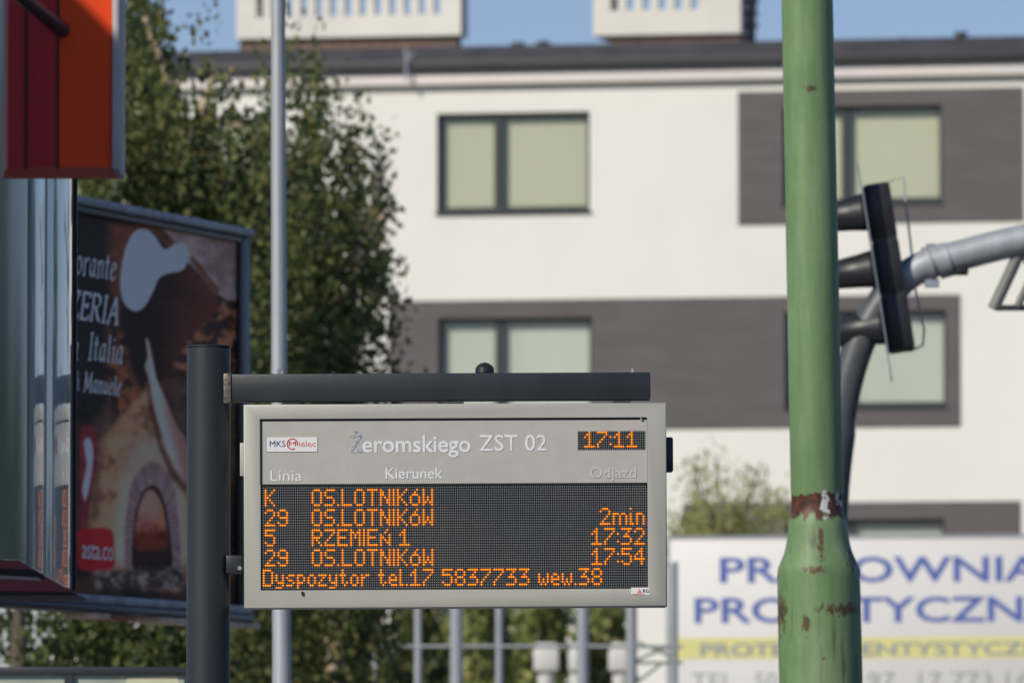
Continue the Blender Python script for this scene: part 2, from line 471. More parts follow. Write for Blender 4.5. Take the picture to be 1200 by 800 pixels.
tree('birch_tree', 'tall weeping birch with pale trunk behind the red sign and pizzeria billboard', 'tree', 214, 64,
     [(165, 20, 34, 50), (150, -40, 40, 50), (120, 60, 40, 60), (170, 110, 50, 50), (215, 130, 40, 40, .8), (240, 160, 45, 40, .8), (120, 160, 45, 55), (180, 190, 45, 45),
      (255, 215, 40, 50), (150, 240, 50, 40), (215, 260, 45, 40), (270, 150, 35, 40, .7), (290, 230, 35, 50), (265, 300, 40, 50), (255, 90, 32, 20, .45), (235, 55, 26, 22, .18),
      (100, 120, 40, 60), (200, 60, 22, 40, .35), (120, 300, 50, 50), (190, 330, 60, 50), (260, 380, 50, 50), (225, 18, 30, 22, .05)],
     [(214, 560), (213, 420), (214, 300), (214, 235), (213, 190), (200, 100), (170, 20)],
     [[(214, 262), (226, 246), (240, 236), (262, 215), (275, 160)], [(212, 215), (190, 160), (150, 120)], [(212, 190), (240, 120), (250, 90)]],
     M_birch, M_bark, 270, .070, group='birches in front of the apartment block', strand=1.25, per=30, jitter=.05, tr=.10)
tree('birch_tree', 'dense weeping birch beside the silver lamp post, its edge against the cream wall', 'tree', 392, 68,
     [(345, 75, 40, 35, .5), (300, 45, 30, 25, .16), (390, 85, 34, 34, .35), (355, 20, 40, 22, .12), (414, 125, 22, 25, .3), (335, 150, 45, 50), (378, 160, 36, 50, .6), (422, 160, 22, 24, .35), (418, 195, 22, 24, .3),
      (300, 220, 40, 55), (360, 235, 50, 55), (412, 255, 32, 40, .4), (436, 250, 18, 20, .5), (340, 310, 50, 50), (395, 320, 42, 50, .7), (434, 315, 20, 22, .5), (310, 380, 50, 50), (380, 390, 55, 50), (425, 385, 24, 30, .4),
      (330, 470, 60, 50), (400, 470, 50, 50), (300, 560, 60, 60), (390, 570, 55, 60), (445, 432, 22, 16, .5), (442, 135, 14, 14, .6), (447, 165, 8, 14, .5), (448, 285, 9, 20, .5), (455, 415, 12, 14, .3), (415, 215, 26, 30, .5), (350, 690, 60, 60), (420, 680, 50, 60), (290, 700, 50, 60)],
     [(392, 700), (396, 560), (402, 450), (415, 330), (436, 250), (447, 192)],
     [[(408, 380), (380, 300), (350, 230), (320, 160)], [(424, 290), (455, 245)], [(350, 200), (310, 168), (278, 148), (262, 142)], [(405, 420), (440, 350), (450, 320)]],
     M_birch, M_bark, 270, .070, group='birches in front of the apartment block', strand=1.25, per=30, jitter=.05, tr=.09)
# thujas and shrubs seen under the display
tree('conifer_tree', 'dark conifer under the left end of the display, beside the silver lamp post', 'tree', 300, 84,
     [(300, 800, 45, 60), (295, 730, 40, 50), (300, 660, 30, 50), (270, 770, 30, 60)], [(300, 760), (300, 640)], [], M_birch, M_darkbark, 900, .10, group='conifers seen under the display', dd=.8, strand=.6, per=14, jitter=.05)
tree('conifer_tree', 'blackish green conifer under the display, third of the row from the silver post', 'tree', 395, 82,
     [(395, 820, 50, 60), (390, 740, 45, 60), (400, 660, 34, 50), (440, 800, 32, 60), (360, 790, 34, 60)], [(395, 760), (400, 640)], [], M_birch, M_darkbark, 900, .10, group='conifers seen under the display', dd=.8, strand=.6, per=14, jitter=.05)
tree('conifer_tree', 'dark narrow conifer just left of the grey fence post under the display', 'tree', 492, 86,
     [(492, 830, 30, 60), (490, 750, 26, 60), (492, 670, 20, 50)], [(492, 760), (492, 640)], [], M_birch, M_darkbark, 900, .10, group='conifers seen under the display', dd=.7, strand=.6, per=14, jitter=.05)
tree('conifer_tree', 'sunlit olive conifer behind the middle of the fence under the display', 'tree', 560, 96,
     [(560, 830, 42, 60), (560, 740, 38, 60), (562, 660, 28, 50), (525, 790, 26, 70)], [(560, 760), (562, 640)], [], M_thuja, M_darkbark, 900, .10, group='conifers seen under the display', dd=.9, strand=.7, per=14, jitter=.05)
tree('conifer_tree', 'olive conifer behind the white baluster pillars under the display', 'tree', 632, 100,
     [(632, 830, 42, 60), (632, 740, 36, 60), (634, 660, 26, 50), (600, 800, 20, 60)], [(632, 760), (634, 640)], [], M_thuja, M_darkbark, 900, .10, group='conifers seen under the display', dd=.9, strand=.7, per=14, jitter=.05)
tree('conifer_tree', 'yellowish olive conifer next to the white wall, under the display end', 'tree', 706, 98,
     [(706, 830, 34, 60), (704, 740, 30, 60), (702, 665, 24, 50), (725, 800, 14, 40)], [(706, 760), (704, 640)], [], M_thuja, M_darkbark, 900, .10, group='conifers seen under the display', dd=.9, strand=.7, per=14, jitter=.05)
# hedge trees under the billboard
for i, (px_, py_, D_, lab) in enumerate(((22, 770, 57, 'bright green leafy tree at the left edge below the glossy sign panels'),
                                  (112, 760, 59, 'dark green leafy tree below the pizzeria oven picture'),
                                  (196, 765, 58, 'leafy green tree right beside the graphite sign post, below the billboard'))):
    tree('leafy_tree', lab, 'tree', px_, D_,
         [(px_ - 16, py_ - 60, 26, 40), (px_ + 18, py_ - 40, 26, 40), (px_ - 22, py_, 26, 36), (px_ + 24, py_ + 10, 26, 40), (px_, py_ + 50, 40, 50)] + ([(px_, py_ - 20, 40, 60), (px_, py_ - 90, 30, 40)] if i else []),
         [(px_, 790), (px_, 700)], [], M_hedge, M_darkbark, 300 if i == 0 else 760, .072, group='leafy trees below the billboard', dd=1.0, strand=.45, per=10)
# willow shrub over the banner
tree('willow_shrub', 'feathery yellow green willow shrub rising above the white banner', 'shrub', 850, 104,
     [(812, 600, 30, 26), (850, 612, 40, 20), (885, 600, 26, 26), (830, 560, 20, 22, .6), (840, 530, 16, 18, .28), (812, 545, 16, 20, .3), (880, 560, 20, 22, .45), (895, 545, 16, 16, .25), (910, 590, 18, 30, .7), (855, 580, 26, 20, .6), (800, 620, 20, 30), (850, 650, 60, 40)],
     [(850, 700), (848, 600), (838, 540)], [[(850, 640), (880, 580), (892, 540)], [(850, 640), (822, 580), (812, 540)]],
     M_willow, M_darkbark, 190, .07, dd=.9, strand=.6, per=16, droop=1.2, tr=.05)

# hedge on the far side of the street, mirrored in the glossy panels
hg = empty('street_hedge', (20, 54, -.13), 'green street hedge mirrored as dark green patches in the glossy panels at the left edge', 'hedge')
foliage('crown', [(a_, -.7 * a_, 1.2 + h_ * .5, 2.4, 1.6, 1.3 + h_, 1) for a_, h_ in [(-9, 1.4), (-6, 3.2), (-3, 1.2), (0, 2.4), (3, 3.6), (6, 1.6), (9, 3.0), (12, 2.0), (15, 3.4), (18, 1.8)]], 120, .24, M_hedge, hg, .5, 8, .15)
MB().tube([(-9, 6.3, .3), (0, 0, .4), (17, -11.9, .3)], .12, 8).build('trunk', M_darkbark, hg)

# ================================================================== BANNER
BD = 95.0
k = BD / FPX
bc = at(1000, 740, BD)
ban = empty('advertising_banner', (bc.x, bc.y, -.13), 'white advertising banner with blue lettering and a yellow stripe, behind the green pole', 'banner', rot=(0, -R(.25), -R(2)))
bx = lambda px: (px - 1000) * k
bz = lambda py: (bc.z + .13) + (740 - py) * k
M_ban = paint('white_banner_vinyl', (.78, .755, .735), .5, vary=.03, scale=1.2, bump_scale=2.2, bstr=.6)
M_blue = paint('blue_print', (.10, .15, .45), .6, vary=.06)
M_bluegrey = paint('faded_blue_print', (.28, .31, .40), .6, vary=.1)
M_greypr = paint('grey_print', (.36, .40, .38), .6, vary=.1)
M_yel = paint('yellow_print', (.78, .73, .30), .6, vary=.05)
MB().box(bx(786), bx(1290), 0, .03, bz(880), bz(630), .005).build('banner_sheet', M_ban, ban)
MB().box(bx(786) - .03, bx(1290) + .03, -.012, .05, bz(630) + .002, bz(626.5)).box(bx(786) - .03, bx(786) - .002, -.012, .05, bz(880), bz(630)).build('banner_rail', M_steel, ban)
for p in (800, 960, 1120, 1280): MB().box(bx(p) - .04, bx(p) + .04, .052, .13, 0, bz(632)).build('banner_post', M_steel, ban)
MB().box(bx(787), bx(1289), -.002, .003, bz(771), bz(746)).build('yellow_stripe', M_yel, ban)
T = lambda n, s, x0, x1, yb, cap, m, bold=0.0, y=-.002: text_fit(n, s, bx(x0), bx(x1), bz(yb), cap * k, y, m, ban, bold, thick=.0015)
T('banner_lettering', 'PRACOWNIA', 846, 1224, 681, 30, M_blue, .018)
T('banner_lettering', 'PROTETYCZNA', 816, 1246, 728, 30, M_blue, .018)
T('banner_lettering', 'PROTEZY', 823, 963, 767, 15, M_bluegrey, .012, -.005)
T('banner_lettering', 'DENTYSTYCZNE', 986, 1243, 767, 15, M_bluegrey, .012, -.005)
T('banner_lettering', 'TEL.', 812, 868, 806, 20, M_greypr)
T('banner_lettering', '50', 886, 912, 806, 20, M_greypr)
T('banner_lettering', '97', 1018, 1050, 806, 20, M_greypr)
T('banner_lettering', '17', 1078, 1105, 806, 20, M_greypr)
T('banner_lettering', '773', 1116, 1164, 806, 20, M_greypr)
T('banner_lettering', '16', 1180, 1208, 806, 20, M_greypr)

# ================================================================== FENCE AND BALUSTERS under the display
fd = 76.0; k = fd / FPX
fb = at(620, 757, fd)
fen = empty('steel_fence', (fb.x, fb.y, -.13), 'grey steel fence of thin posts and a rail seen under the display', 'fence')
fx = lambda px: (px - 620) * k
fz = fb.z + .13
for px_, wpx in ((490, 9), (535, 15), (585, 9), (683, 14), (740, 13), (440, 9), (790, 9)):
    MB().tube([(fx(px_), 0, 0), (fx(px_), 0, fz + .75)], wpx * k / 2, 10).build('fence_post', M_steel, fen)
MB().tube([(fx(425), -.02, fz), (fx(800), -.02, fz)], .016, 8).build('rail', M_steel, fen)
MB().tube([(fx(425), -.02, fz - .62), (fx(800), -.02, fz - .62)], .016, 8).build('rail', M_steel, fen)
gw = MB()
M_wire = paint('green_wire', (.16, .22, .17), .6)
for a, b in (((748, 752), (790, 770)), ((748, 772), (790, 754)), ((748, 776), (800, 776)), ((745, 800), (775, 777))):
    gw.tube([(fx(a[0]), -.02, fz + (757 - a[1]) * k), (fx(b[0]), -.02, fz + (757 - b[1]) * k)], .012, 6)
gw.build('wire_brace', M_wire, fen)
M_conc = paint('white_concrete', (.66, .64, .62), .8, vary=.08, scale=4)
kk = 92 / FPX
for px_, lab in ((640, 'white baluster pillar with square cap, leftmost under the display'), (678, 'white baluster pillar half hidden behind a grey fence post'), (728, 'white baluster pillar nearest the white wall under the display')):
    b = at(px_, 757, 92); zc_ = b.z + .13
    wpx = 15 if px_ != 678 else 12
    r = empty('baluster_pillar', (b.x, b.y, -.13), lab, 'pillar', 'white pillars under the display')
    MB().tube([(0, 0, 0), (0, 0, .3), (0, 0, .31), (0, 0, zc_ - .55), (0, 0, zc_ - .4), (0, 0, zc_ - .27)], [.16, .16, .11, .095, .09, .10], 14).build('shaft', M_conc, r)
    MB().box(-wpx * kk, wpx * kk, -.14, .14, zc_ - .27, zc_ - .02, .03).box(-wpx * kk * .8, wpx * kk * .8, -.1, .1, zc_ - .02, zc_ + .04, .01).build('cap', M_conc, r)

# ================================================================== PIZZERIA BILLBOARD
PA = at(80, 470, 44.0); PB = at(285, 470, 46.5)
PU = Vector((PB.x - PA.x, PB.y - PA.y, 0)).normalized()
PN = Vector((PU.y, -PU.x, 0))                       # faces right, towards the street
PYAW = math.atan2(PU.y, PU.x)
P0 = Vector((PA.x, PA.y, 0))
bb = empty('billboard', (PA.x, PA.y, 0), 'framed pizzeria billboard with an oven picture, behind the graphite sign post', 'billboard', rot=(0, 0, PYAW))
def pb(px, py):
    p = onplane(px, py, P0, PN); return (p - P0).dot(PU), p.z
uL = pb(40, 400)[0]; uR = pb(285, 500)[0]
zT = (pb(100, 245)[1] + pb(270, 274)[1]) / 2; zB = (pb(100, 697)[1] + pb(210, 703)[1]) / 2
def art_mat(name, c1, c2, scale=3, st=(1, 1, 1), c3=None):
    b = NB(name); v = b.obj(); f = b.noise(b.mapping(v, st), scale, 5, .62)
    stops = [(.35, c1), (.62, c2)] + ([(.78, c3)] if c3 else [])
    return b.done(b.princ(b.ramp(f, stops), .45, 0, .4))
A_white = art_mat('print_white', (.74, .74, .74), (.82, .82, .82), 4)
M_bframe = paint('weathered_frame', (.22, .25, .29), .5, metal=.3, vary=.35, scale=8)
M_bframe_d = paint('dark_frame', (.03, .034, .042), .45)
MB().box(uL - .9, uR, .004, .05, zB, zT).build('backing', M_bframe_d, bb, None)
# the printed picture: a fine sheet with its printed colours stored per point
def vnoise(x, y, sc, seed, octs=4):
    out = np.zeros_like(x); amp = 1; tot = 0
    for o in range(octs):
        g = np.random.default_rng(seed + o).random((97, 97)); X_ = x / sc % 96; Y_ = y / sc % 96
        i0, j0 = X_.astype(int), Y_.astype(int); fx_, fy_ = X_ - i0, Y_ - j0
        fx_, fy_ = fx_ * fx_ * (3 - 2 * fx_), fy_ * fy_ * (3 - 2 * fy_)
        out += amp * ((g[i0, j0] * (1 - fx_) + g[i0 + 1, j0] * fx_) * (1 - fy_) + (g[i0, j0 + 1] * (1 - fx_) + g[i0 + 1, j0 + 1] * fx_) * fy_)
        tot += amp; amp *= .55; sc /= 2.03
    return out / tot
def smooth_poly(pts, n=6):
    out = []; m = len(pts)
    for i in range(m):
        p0, p1, p2, p3 = [np.array(pts[(i + j) % m], float) for j in (-1, 0, 1, 2)]
        for t in np.linspace(0, 1, n, endpoint=False):
            out.append(tuple(.5 * ((2 * p1) + (-p0 + p2) * t + (2 * p0 - 5 * p1 + 4 * p2 - p3) * t * t + (-p0 + 3 * p1 - 3 * p2 + p3) * t ** 3)))
    return out
NU, NZ = 250, 330
us_ = np.linspace(uL - .9, uR, NU); zs_ = np.linspace(zB, zT, NZ)
UU, ZZ = np.meshgrid(us_, zs_, indexing='ij')
# print coordinates: hundredths of the board, x to the right, y downwards
u80, u285 = pb(80, 470)[0], pb(285, 470)[0]
AX = np.interp(UU, [pb(q, 470)[0] for q in range(-60, 300, 5)], list(range(-60, 300, 5)))
zl_t, zl_b = at(0, 0, 1).z, 0
HT = zT - zB
AY = 262 + (zT - ZZ) / HT * 430 - (0)
def PX2A(p):                              # point of the print from a photo position
    u, z = pb(*p); return (float(np.interp(u, us_, np.interp(us_, [pb(q, 470)[0] for q in range(-60, 300, 5)], list(range(-60, 300, 5))))), 262 + (zT - z) / HT * 430)
IMG = np.zeros((NU, NZ, 3))
n1 = vnoise(AX + 200, AY, 38, 1); n2 = vnoise(AX + 200, AY, 9, 11); n3 = vnoise(AX + 200, AY, 70, 21)
def lerp(a, b, t): return np.array(a) * (1 - t[..., None]) + np.array(b) * t[..., None]
def sm(a, b, x): t = np.clip((x - a) / (b - a), 0, 1); return t * t * (3 - 2 * t)
def mask(pts, soft):
    P = np.array([PX2A(p) for p in pts]); ins = np.zeros(AX.shape, bool); dist = np.full(AX.shape, 1e9)
    for (x0, y0), (x1, y1) in zip(P, np.roll(P, -1, 0)):
        c = ((y0 > AY) != (y1 > AY)) & (AX < (x1 - x0) * (AY - y0) / (y1 - y0 + 1e-12) + x0); ins ^= c
        ex, ey = x1 - x0, y1 - y0; t = np.clip(((AX - x0) * ex + (AY - y0) * ey) / (ex * ex + ey * ey + 1e-12), 0, 1)
        dist = np.minimum(dist, np.hypot(AX - x0 - t * ex, AY - y0 - t * ey))
    sd_ = np.where(ins, dist, -dist)
    return sm(-soft, soft, sd_)
def lay(pts, col, soft=2.0, op=1.0):
    global IMG
    m = mask(pts, soft) * op
    IMG = IMG * (1 - m[..., None]) + col * m[..., None]
c_dark = lerp((.010, .010, .012), (.030, .020, .018), n1)
c_bg = lerp((.020, .013, .011), (.10, .042, .024), sm(.38, .72, n1)) + .02 * (n2[..., None] - .5)
IMG = np.clip(c_bg, .004, 1)
lay([(130, 262), (180, 266), (150, 300), (140, 360), (128, 330)], lerp((.10, .035, .02), (.24, .09, .045), n2), 8)
lay([(40, 240), (126, 250), (124, 300), (128, 350), (126, 385), (120, 420), (128, 470), (40, 470)], c_dark, 5)
lay([(128, 380), (142, 390), (150, 430), (170, 470), (176, 500), (140, 510), (128, 460)], lerp((.05, .022, .015), (.30, .12, .05), sm(.35, .7, n2)), 9)
lay([(172, 262), (279, 279), (279, 360), (256, 345), (205, 290), (196, 286)], lerp((.24, .17, .16), (.46, .37, .36), sm(.3, .7, n1 * .6 + n2 * .4)), 2)
lay([(150, 300), (196, 284), (256, 346), (250, 376), (222, 400), (214, 430), (190, 446), (168, 446), (156, 420), (141, 370)], lerp((.022, .010, .008), (.15, .050, .026), sm(.3, .75, n3 * .4 + (AX - 150) / 200)), 3)
lay([(279, 350), (279, 470), (216, 470), (204, 425), (222, 396), (246, 374), (262, 352)], lerp((.04, .022, .015), (.34, .15, .08), sm(.4, .66, n2)), 3)
lay([(200, 440), (279, 450), (279, 560), (217, 560), (200, 500)], lerp((.03, .02, .015), (.16, .09, .06), n2), 8)
lay([(172, 262), (187, 264), (206, 284), (197, 290)], lerp((.05, .02, .012), (.22, .10, .06), n2), 1.2)
lay([(222, 303), (226, 299), (258, 340), (251, 347)], lerp((.06, .03, .02), (.26, .12, .07), n2), 1.2)
lay(smooth_poly([(104, 600), (108, 545), (122, 505), (142, 488), (166, 462), (178, 448), (194, 500), (207, 530), (219, 560), (219, 684), (150, 682), (112, 676), (104, 640)], 4), lerp((.13, .065, .035), (.50, .30, .17), sm(.28, .72, n1 * .55 + n2 * .45)), 5)
lay(smooth_poly([(136, 600), (146, 550), (164, 512), (190, 516), (208, 545), (217, 580), (216, 662), (140, 664)], 4), lerp((.34, .27, .19), (.58, .50, .40), n1), 9, .75)
lay([(106, 500), (124, 478), (140, 486), (120, 520), (116, 600), (106, 620)], lerp((.05, .03, .02), (.20, .12, .08), n2), 7, .8)
vs = .5 + .5 * np.sin(np.arctan2(AY - 610, AX - 180) * 26)
lay(smooth_poly([(146, 666), (147, 610), (155, 565), (170, 543), (182, 541), (196, 552), (207, 585), (212, 662), (198, 666), (150, 668)], 5), lerp((.15, .10, .10), (.36, .27, .27), .75 * n2 + .25 * sm(.1, .6, vs)), 2.2)
lay(smooth_poly([(156, 666), (157, 612), (164, 582), (175, 569), (186, 572), (195, 596), (200, 630), (201, 664), (180, 668)], 5), lerp((.010, .006, .005), (.05, .02, .012), n2), 1.6)
lay(smooth_poly([(159, 642), (160, 610), (168, 582), (178, 574), (188, 588), (194, 615), (196, 640), (178, 644)], 5), lerp((.18, .03, .012), (.58, .26, .20), sm(.35, .8, 1 - (AY - 570) / 90 + .3 * (n2 - .5))), 3)
lay([(183, 588), (190, 590), (193, 622), (186, 626)], lerp((.4, .15, .02), (.5, .26, .05), n2), 3, .45)
lay([(159, 627), (196, 621), (196, 634), (159, 640)], lerp((.04, .01, .008), (.30, .05, .015), n2), 3)
lay([(110, 668), (217, 664), (217, 690), (110, 690)], lerp((.05, .04, .04), (.30, .24, .21), sm(.4, .7, n2)), 5)
lay(smooth_poly([(160, 270), (172, 269), (182, 278), (192, 292), (203, 288), (216, 285), (221, 300), (214, 316), (198, 320), (186, 326), (178, 344), (168, 360), (157, 364), (145, 354), (141, 330), (145, 300), (152, 280)], 4), lerp((.44, .50, .56), (.56, .60, .62), n3), 1.2)
lay(smooth_poly([(200, 295), (210, 286), (219, 291), (220, 304), (212, 313), (202, 316)], 4), lerp((.48, .42, .42), (.60, .54, .53), n1), 4, .8)
lay(smooth_poly([(171, 397), (175, 402), (179, 422), (184, 445), (196, 472), (208, 500), (219, 520), (219, 566), (205, 545), (192, 515), (181, 480), (176, 450), (170, 430), (173, 418)], 4), lerp((.34, .20, .16), (.62, .46, .42), sm(.2, .8, .5 * n1 + .5 * (1 - np.abs(AX - 188 - (AY - 480) * .22) / 14))), 1.5)
lay([(172, 436), (178, 470), (190, 518), (204, 548), (219, 570), (219, 580), (200, 560), (186, 525), (174, 480)], lerp((.05, .015, .012), (.16, .05, .035), n2), 2.5, .85)
lay(smooth_poly([(94, 512), (102, 498), (112, 506), (114, 540), (108, 575), (103, 608), (97, 622), (94, 600)], 4), lerp((.10, .012, .018), (.34, .05, .07), n2), 2)
lay(smooth_poly([(99, 518), (105, 514), (109, 530), (106, 560), (100, 586), (97, 570), (102, 545)], 3), lerp((.55, .45, .48), (.70, .62, .64), n2), 2)
lay(smooth_poly([(92, 622), (112, 618), (131, 621), (134, 640), (133, 664), (114, 668), (93, 665), (90, 640)], 4), lerp((.30, .010, .014), (.44, .022, .028), n1), 1.5)
IMG = np.clip(IMG ** 1.08 * np.array([2.35, 1.95, 1.7]), .003, .85)
mp = bpy.data.meshes.new('poster')
vid = np.arange(NU * NZ).reshape(NU, NZ)
V = np.stack([UU, np.zeros_like(UU), ZZ], -1).reshape(-1, 3)
Q = np.stack([vid[:-1, :-1], vid[1:, :-1], vid[1:, 1:], vid[:-1, 1:]], -1).reshape(-1, 4)
mp.vertices.add(len(V)); mp.vertices.foreach_set('co', V.astype('f').ravel())
mp.loops.add(Q.size); mp.loops.foreach_set('vertex_index', Q.astype('i').ravel())
mp.polygons.add(len(Q)); mp.polygons.foreach_set('loop_start', np.arange(0, Q.size, 4, dtype='i'))
mp.update(calc_edges=True)
ca = mp.color_attributes.new('print', 'FLOAT_COLOR', 'POINT')
ca.data.foreach_set('color', np.concatenate([IMG.reshape(-1, 3), np.ones((NU * NZ, 1))], 1).astype('f').ravel())
def poster_mat():
    b = NB('printed_poster'); a = b.n('ShaderNodeVertexColor'); a.layer_name = 'print'
    return b.done(b.princ(a.outputs['Color'], .6, 0, .12, bump=b.noise(b.obj(), 3, 3), bstr=.15, bdist=.01))
link_mesh('poster', mp, poster_mat(), bb)
def art_text(body, x0, x1, yb, cap, layer, shear, bold, mat=None):
    xm = (x0 + x1) / 2
    u0, u1 = pb(x0, yb)[0], pb(x1, yb)[0]; zb = pb(xm, yb)[1]; cp = pb(xm, yb - cap)[1] - zb
    text_fit('printed_lettering', body, u0, u1, zb, cp, -.003 - .002 * layer, mat or A_white, bb, bold, shear, .95, .0006)
# broad pen italic strokes (x, y with capital height 1), one list of strokes per character
def arc(cx, cy, rx, ry, a0, a1, n=9): return [(cx + rx * math.cos(R(a0 + (a1 - a0) * i / n)), cy + ry * math.sin(R(a0 + (a1 - a0) * i / n))) for i in range(n + 1)]
PEN = {
 'R': (.62, [[(.02, 0), (.20, 0)], [(.11, 0), (.11, 1)], [(.02, 1), (.30, 1)] + arc(.30, .76, .22, .24, 90, -90) + [(.14, .52)], [(.28, .52), (.46, .12), (.60, 0)]]),
 'P': (.56, [[(.02, 0), (.22, 0)], [(.11, 0), (.11, 1)], [(.02, 1), (.30, 1)] + arc(.30, .74, .22, .26, 90, -90) + [(.14, .48)]]),
 'I': (.30, [[(.04, 0), (.26, 0)], [(.15, 0), (.15, 1)], [(.04, 1), (.26, 1)]]),
 'Z': (.60, [[(.08, .84), (.06, 1), (.54, 1), (.05, 0), (.55, 0), (.58, .18)]]),
 'E': (.54, [[(.50, .84), (.50, 1), (.03, 1)], [(.12, 1), (.12, 0)], [(.03, 0), (.50, 0), (.54, .18)], [(.12, .52), (.40, .52)], [(.40, .42), (.40, .62)]]),
 'A': (.66, [[(-.02, 0), (.14, 0)], [(.05, 0), (.36, 1.02), (.58, 0)], [(.46, 0), (.68, 0)], [(.17, .36), (.48, .36)]]),
 'B': (.58, [[(.02, 0), (.30, 0)] + arc(.30, .26, .24, .26, -90, 90) + [(.14, .52)], [(.11, 0), (.11, 1)], [(.02, 1), (.28, 1)] + arc(.28, .76, .20, .24, 90, -90)]),
 'M': (.82, [[(0, 0), (.16, 0)], [(.08, 0), (.14, 1), (.40, .12), (.68, 1), (.72, 0)], [(.62, 0), (.82, 0)], [(.02, 1), (.14, 1)], [(.68, 1), (.80, 1)]]),
 'i': (.26, [[(.02, .56), (.12, .66), (.12, .06), (.20, 0), (.26, .08)], [(.12, .84), (.12, .92)]]),
 's': (.40, [[(.34, .52), (.32, .64), (.20, .66), (.08, .58), (.09, .44), (.30, .26), (.32, .10), (.20, 0), (.06, .03), (.04, .16)]]),
 't': (.32, [[(.14, .90), (.12, .10), (.20, 0), (.30, .08)], [(.0, .64), (.28, .64)]]),
 'o': (.48, [arc(.23, .33, .19, .33, 70, 430, 16)]),
 'r': (.40, [[(.02, .58), (.11, .66), (.11, 0)], [(.03, 0), (.20, 0)], [(.11, .42), (.22, .62), (.34, .66), (.38, .56)]]),
 'a': (.48, [[(.36, .62), (.22, .66), (.08, .48), (.06, .18), (.16, .0), (.26, .06), (.36, .30)], [(.37, .66), (.36, .06), (.42, 0), (.48, .08)]]),
 'n': (.50, [[(.02, .58), (.11, .66), (.11, 0)], [(.03, 0), (.19, 0)], [(.11, .40), (.22, .62), (.32, .66), (.38, .56), (.38, .06), (.44, 0), (.50, .08)]]),
 'e': (.44, [[(.06, .32), (.36, .42), (.34, .60), (.22, .66), (.08, .50), (.06, .20), (.16, 0), (.30, .03), (.40, .16)]]),
 'l': (.26, [[(.03, .96), (.12, 1.02), (.12, .06), (.20, 0), (.26, .08)]]),
 'd': (.50, [[(.36, .62), (.22, .66), (.08, .48), (.06, .18), (.16, .0), (.26, .06), (.36, .30)], [(.28, 1.0), (.38, 1.02), (.36, .06), (.42, 0), (.50, .08)]]),
 'u': (.50, [[(.02, .58), (.10, .66), (.10, .14), (.18, 0), (.28, .08), (.36, .30)], [(.37, .66), (.37, .06), (.43, 0), (.50, .08)]]),
}
def pen_text(body, x0, x1, yb, cap, pen=.085, slant=.17):
    xm = (x0 + x1) / 2
    u0, u1 = pb(x0, yb)[0], pb(x1, yb)[0]; zb = pb(xm, yb)[1]; cp_ = pb(xm, yb - cap)[1] - zb
    W = sum(PEN[c][0] + .07 for c in body) - .07; sx = (u1 - u0) / (W + slant)
    mb_ = MB(); cx = 0; y = -.004; nx_, nz_ = math.cos(R(38)) * pen / 2, math.sin(R(38)) * pen / 2
    for c in body:
        wd, strokes = PEN[c]
        for st_ in strokes:
            pts = [(cx + a, b) for a, b in st_]
            for (a, b), (c_, d) in zip(pts, pts[1:]):
                ex, ez = c_ - a, d - b; L_ = math.hypot(ex, ez) + 1e-9
                tx_, tz_ = -ez / L_ * pen * .22, ex / L_ * pen * .22
                sg = 1 if (nx_ * tx_ + nz_ * tz_) >= 0 else -1
                hx, hz_ = nx_ + sg * tx_, nz_ + sg * tz_
                y -= .00001
                mb_.poly([(u0 + (px_ + slant * pz_) * sx, y, zb + pz_ * cp_) for px_, pz_ in ((a - hx, b - hz_), (c_ - hx, d - hz_), (c_ + hx, d + hz_), (a + hx, b + hz_))])
        cx += wd + .07
    return mb_.build('printed_lettering', A_white, bb, None)
pen_text('Ristorante', 56, 137, 322, 31)
pen_text('PIZZERIA', 45, 141, 373, 31, .10, .2)
pen_text('Bella', 44, 93, 419, 31)
pen_text('Italia', 102, 145, 424, 31)
pen_text('di', 84, 93, 457, 22, .10)
pen_text('Manuele', 97, 142, 461, 22, .10)
art_text('asta.co', 95, 132, 655, 24, 1, .05, 0.0)
# frame
MB().box(uL - .9, uR + .02, -.06, .12, zT + .002, zT + .045, .008).build('frame', M_bframe, bb)
MB().box(uL - .9, uR - .06, -.03, -.002, zT - .035, zT, .004).build('frame', M_bframe_d, bb)
MB().box(uR - .12, uR - .002, -.03, -.002, zB, zT - .002, .006).build('frame', M_bframe_d, bb)
MB().box(uR + .0, uR + .03, -.03, .12, zB - .03, zT, .006).build('frame', M_bframe, bb)
MB().box(uL - .9, uR - .002, -.06, .12, zB - .05, zB - .002, .008).build('frame', M_bframe, bb)
MB().box(uL - .9, uR - .002, -.07, .10, zB - .095, zB - .053, .008).build('frame', M_bframe_d, bb)
M_paleo = paint('peeled_orange_strip', (.50, .40, .30), .7, vary=.35, scale=9)
z_ = zB - .098
MB().box(pb(90, 715)[0], pb(108, 715)[0], -.10, .08, z_ - .028, z_).build('frame_strip', M_paleo, bb)
MB().box(pb(168, 715)[0], uR, -.10, .08, z_ - .028, z_).build('frame_strip', M_paleo, bb)
MB().box(pb(108.5, 715)[0], pb(138, 715)[0], -.10, .08, z_ - .028, z_).build('frame_strip', paint('rust_strip', (.22, .08, .04), .8), bb)
for u_ in (uR - .07, uL - .8):
    MB().box(u_ - .07, u_ + .07, .125, .26, -.005, zT).build('billboard_leg', M_bframe_d, bb)

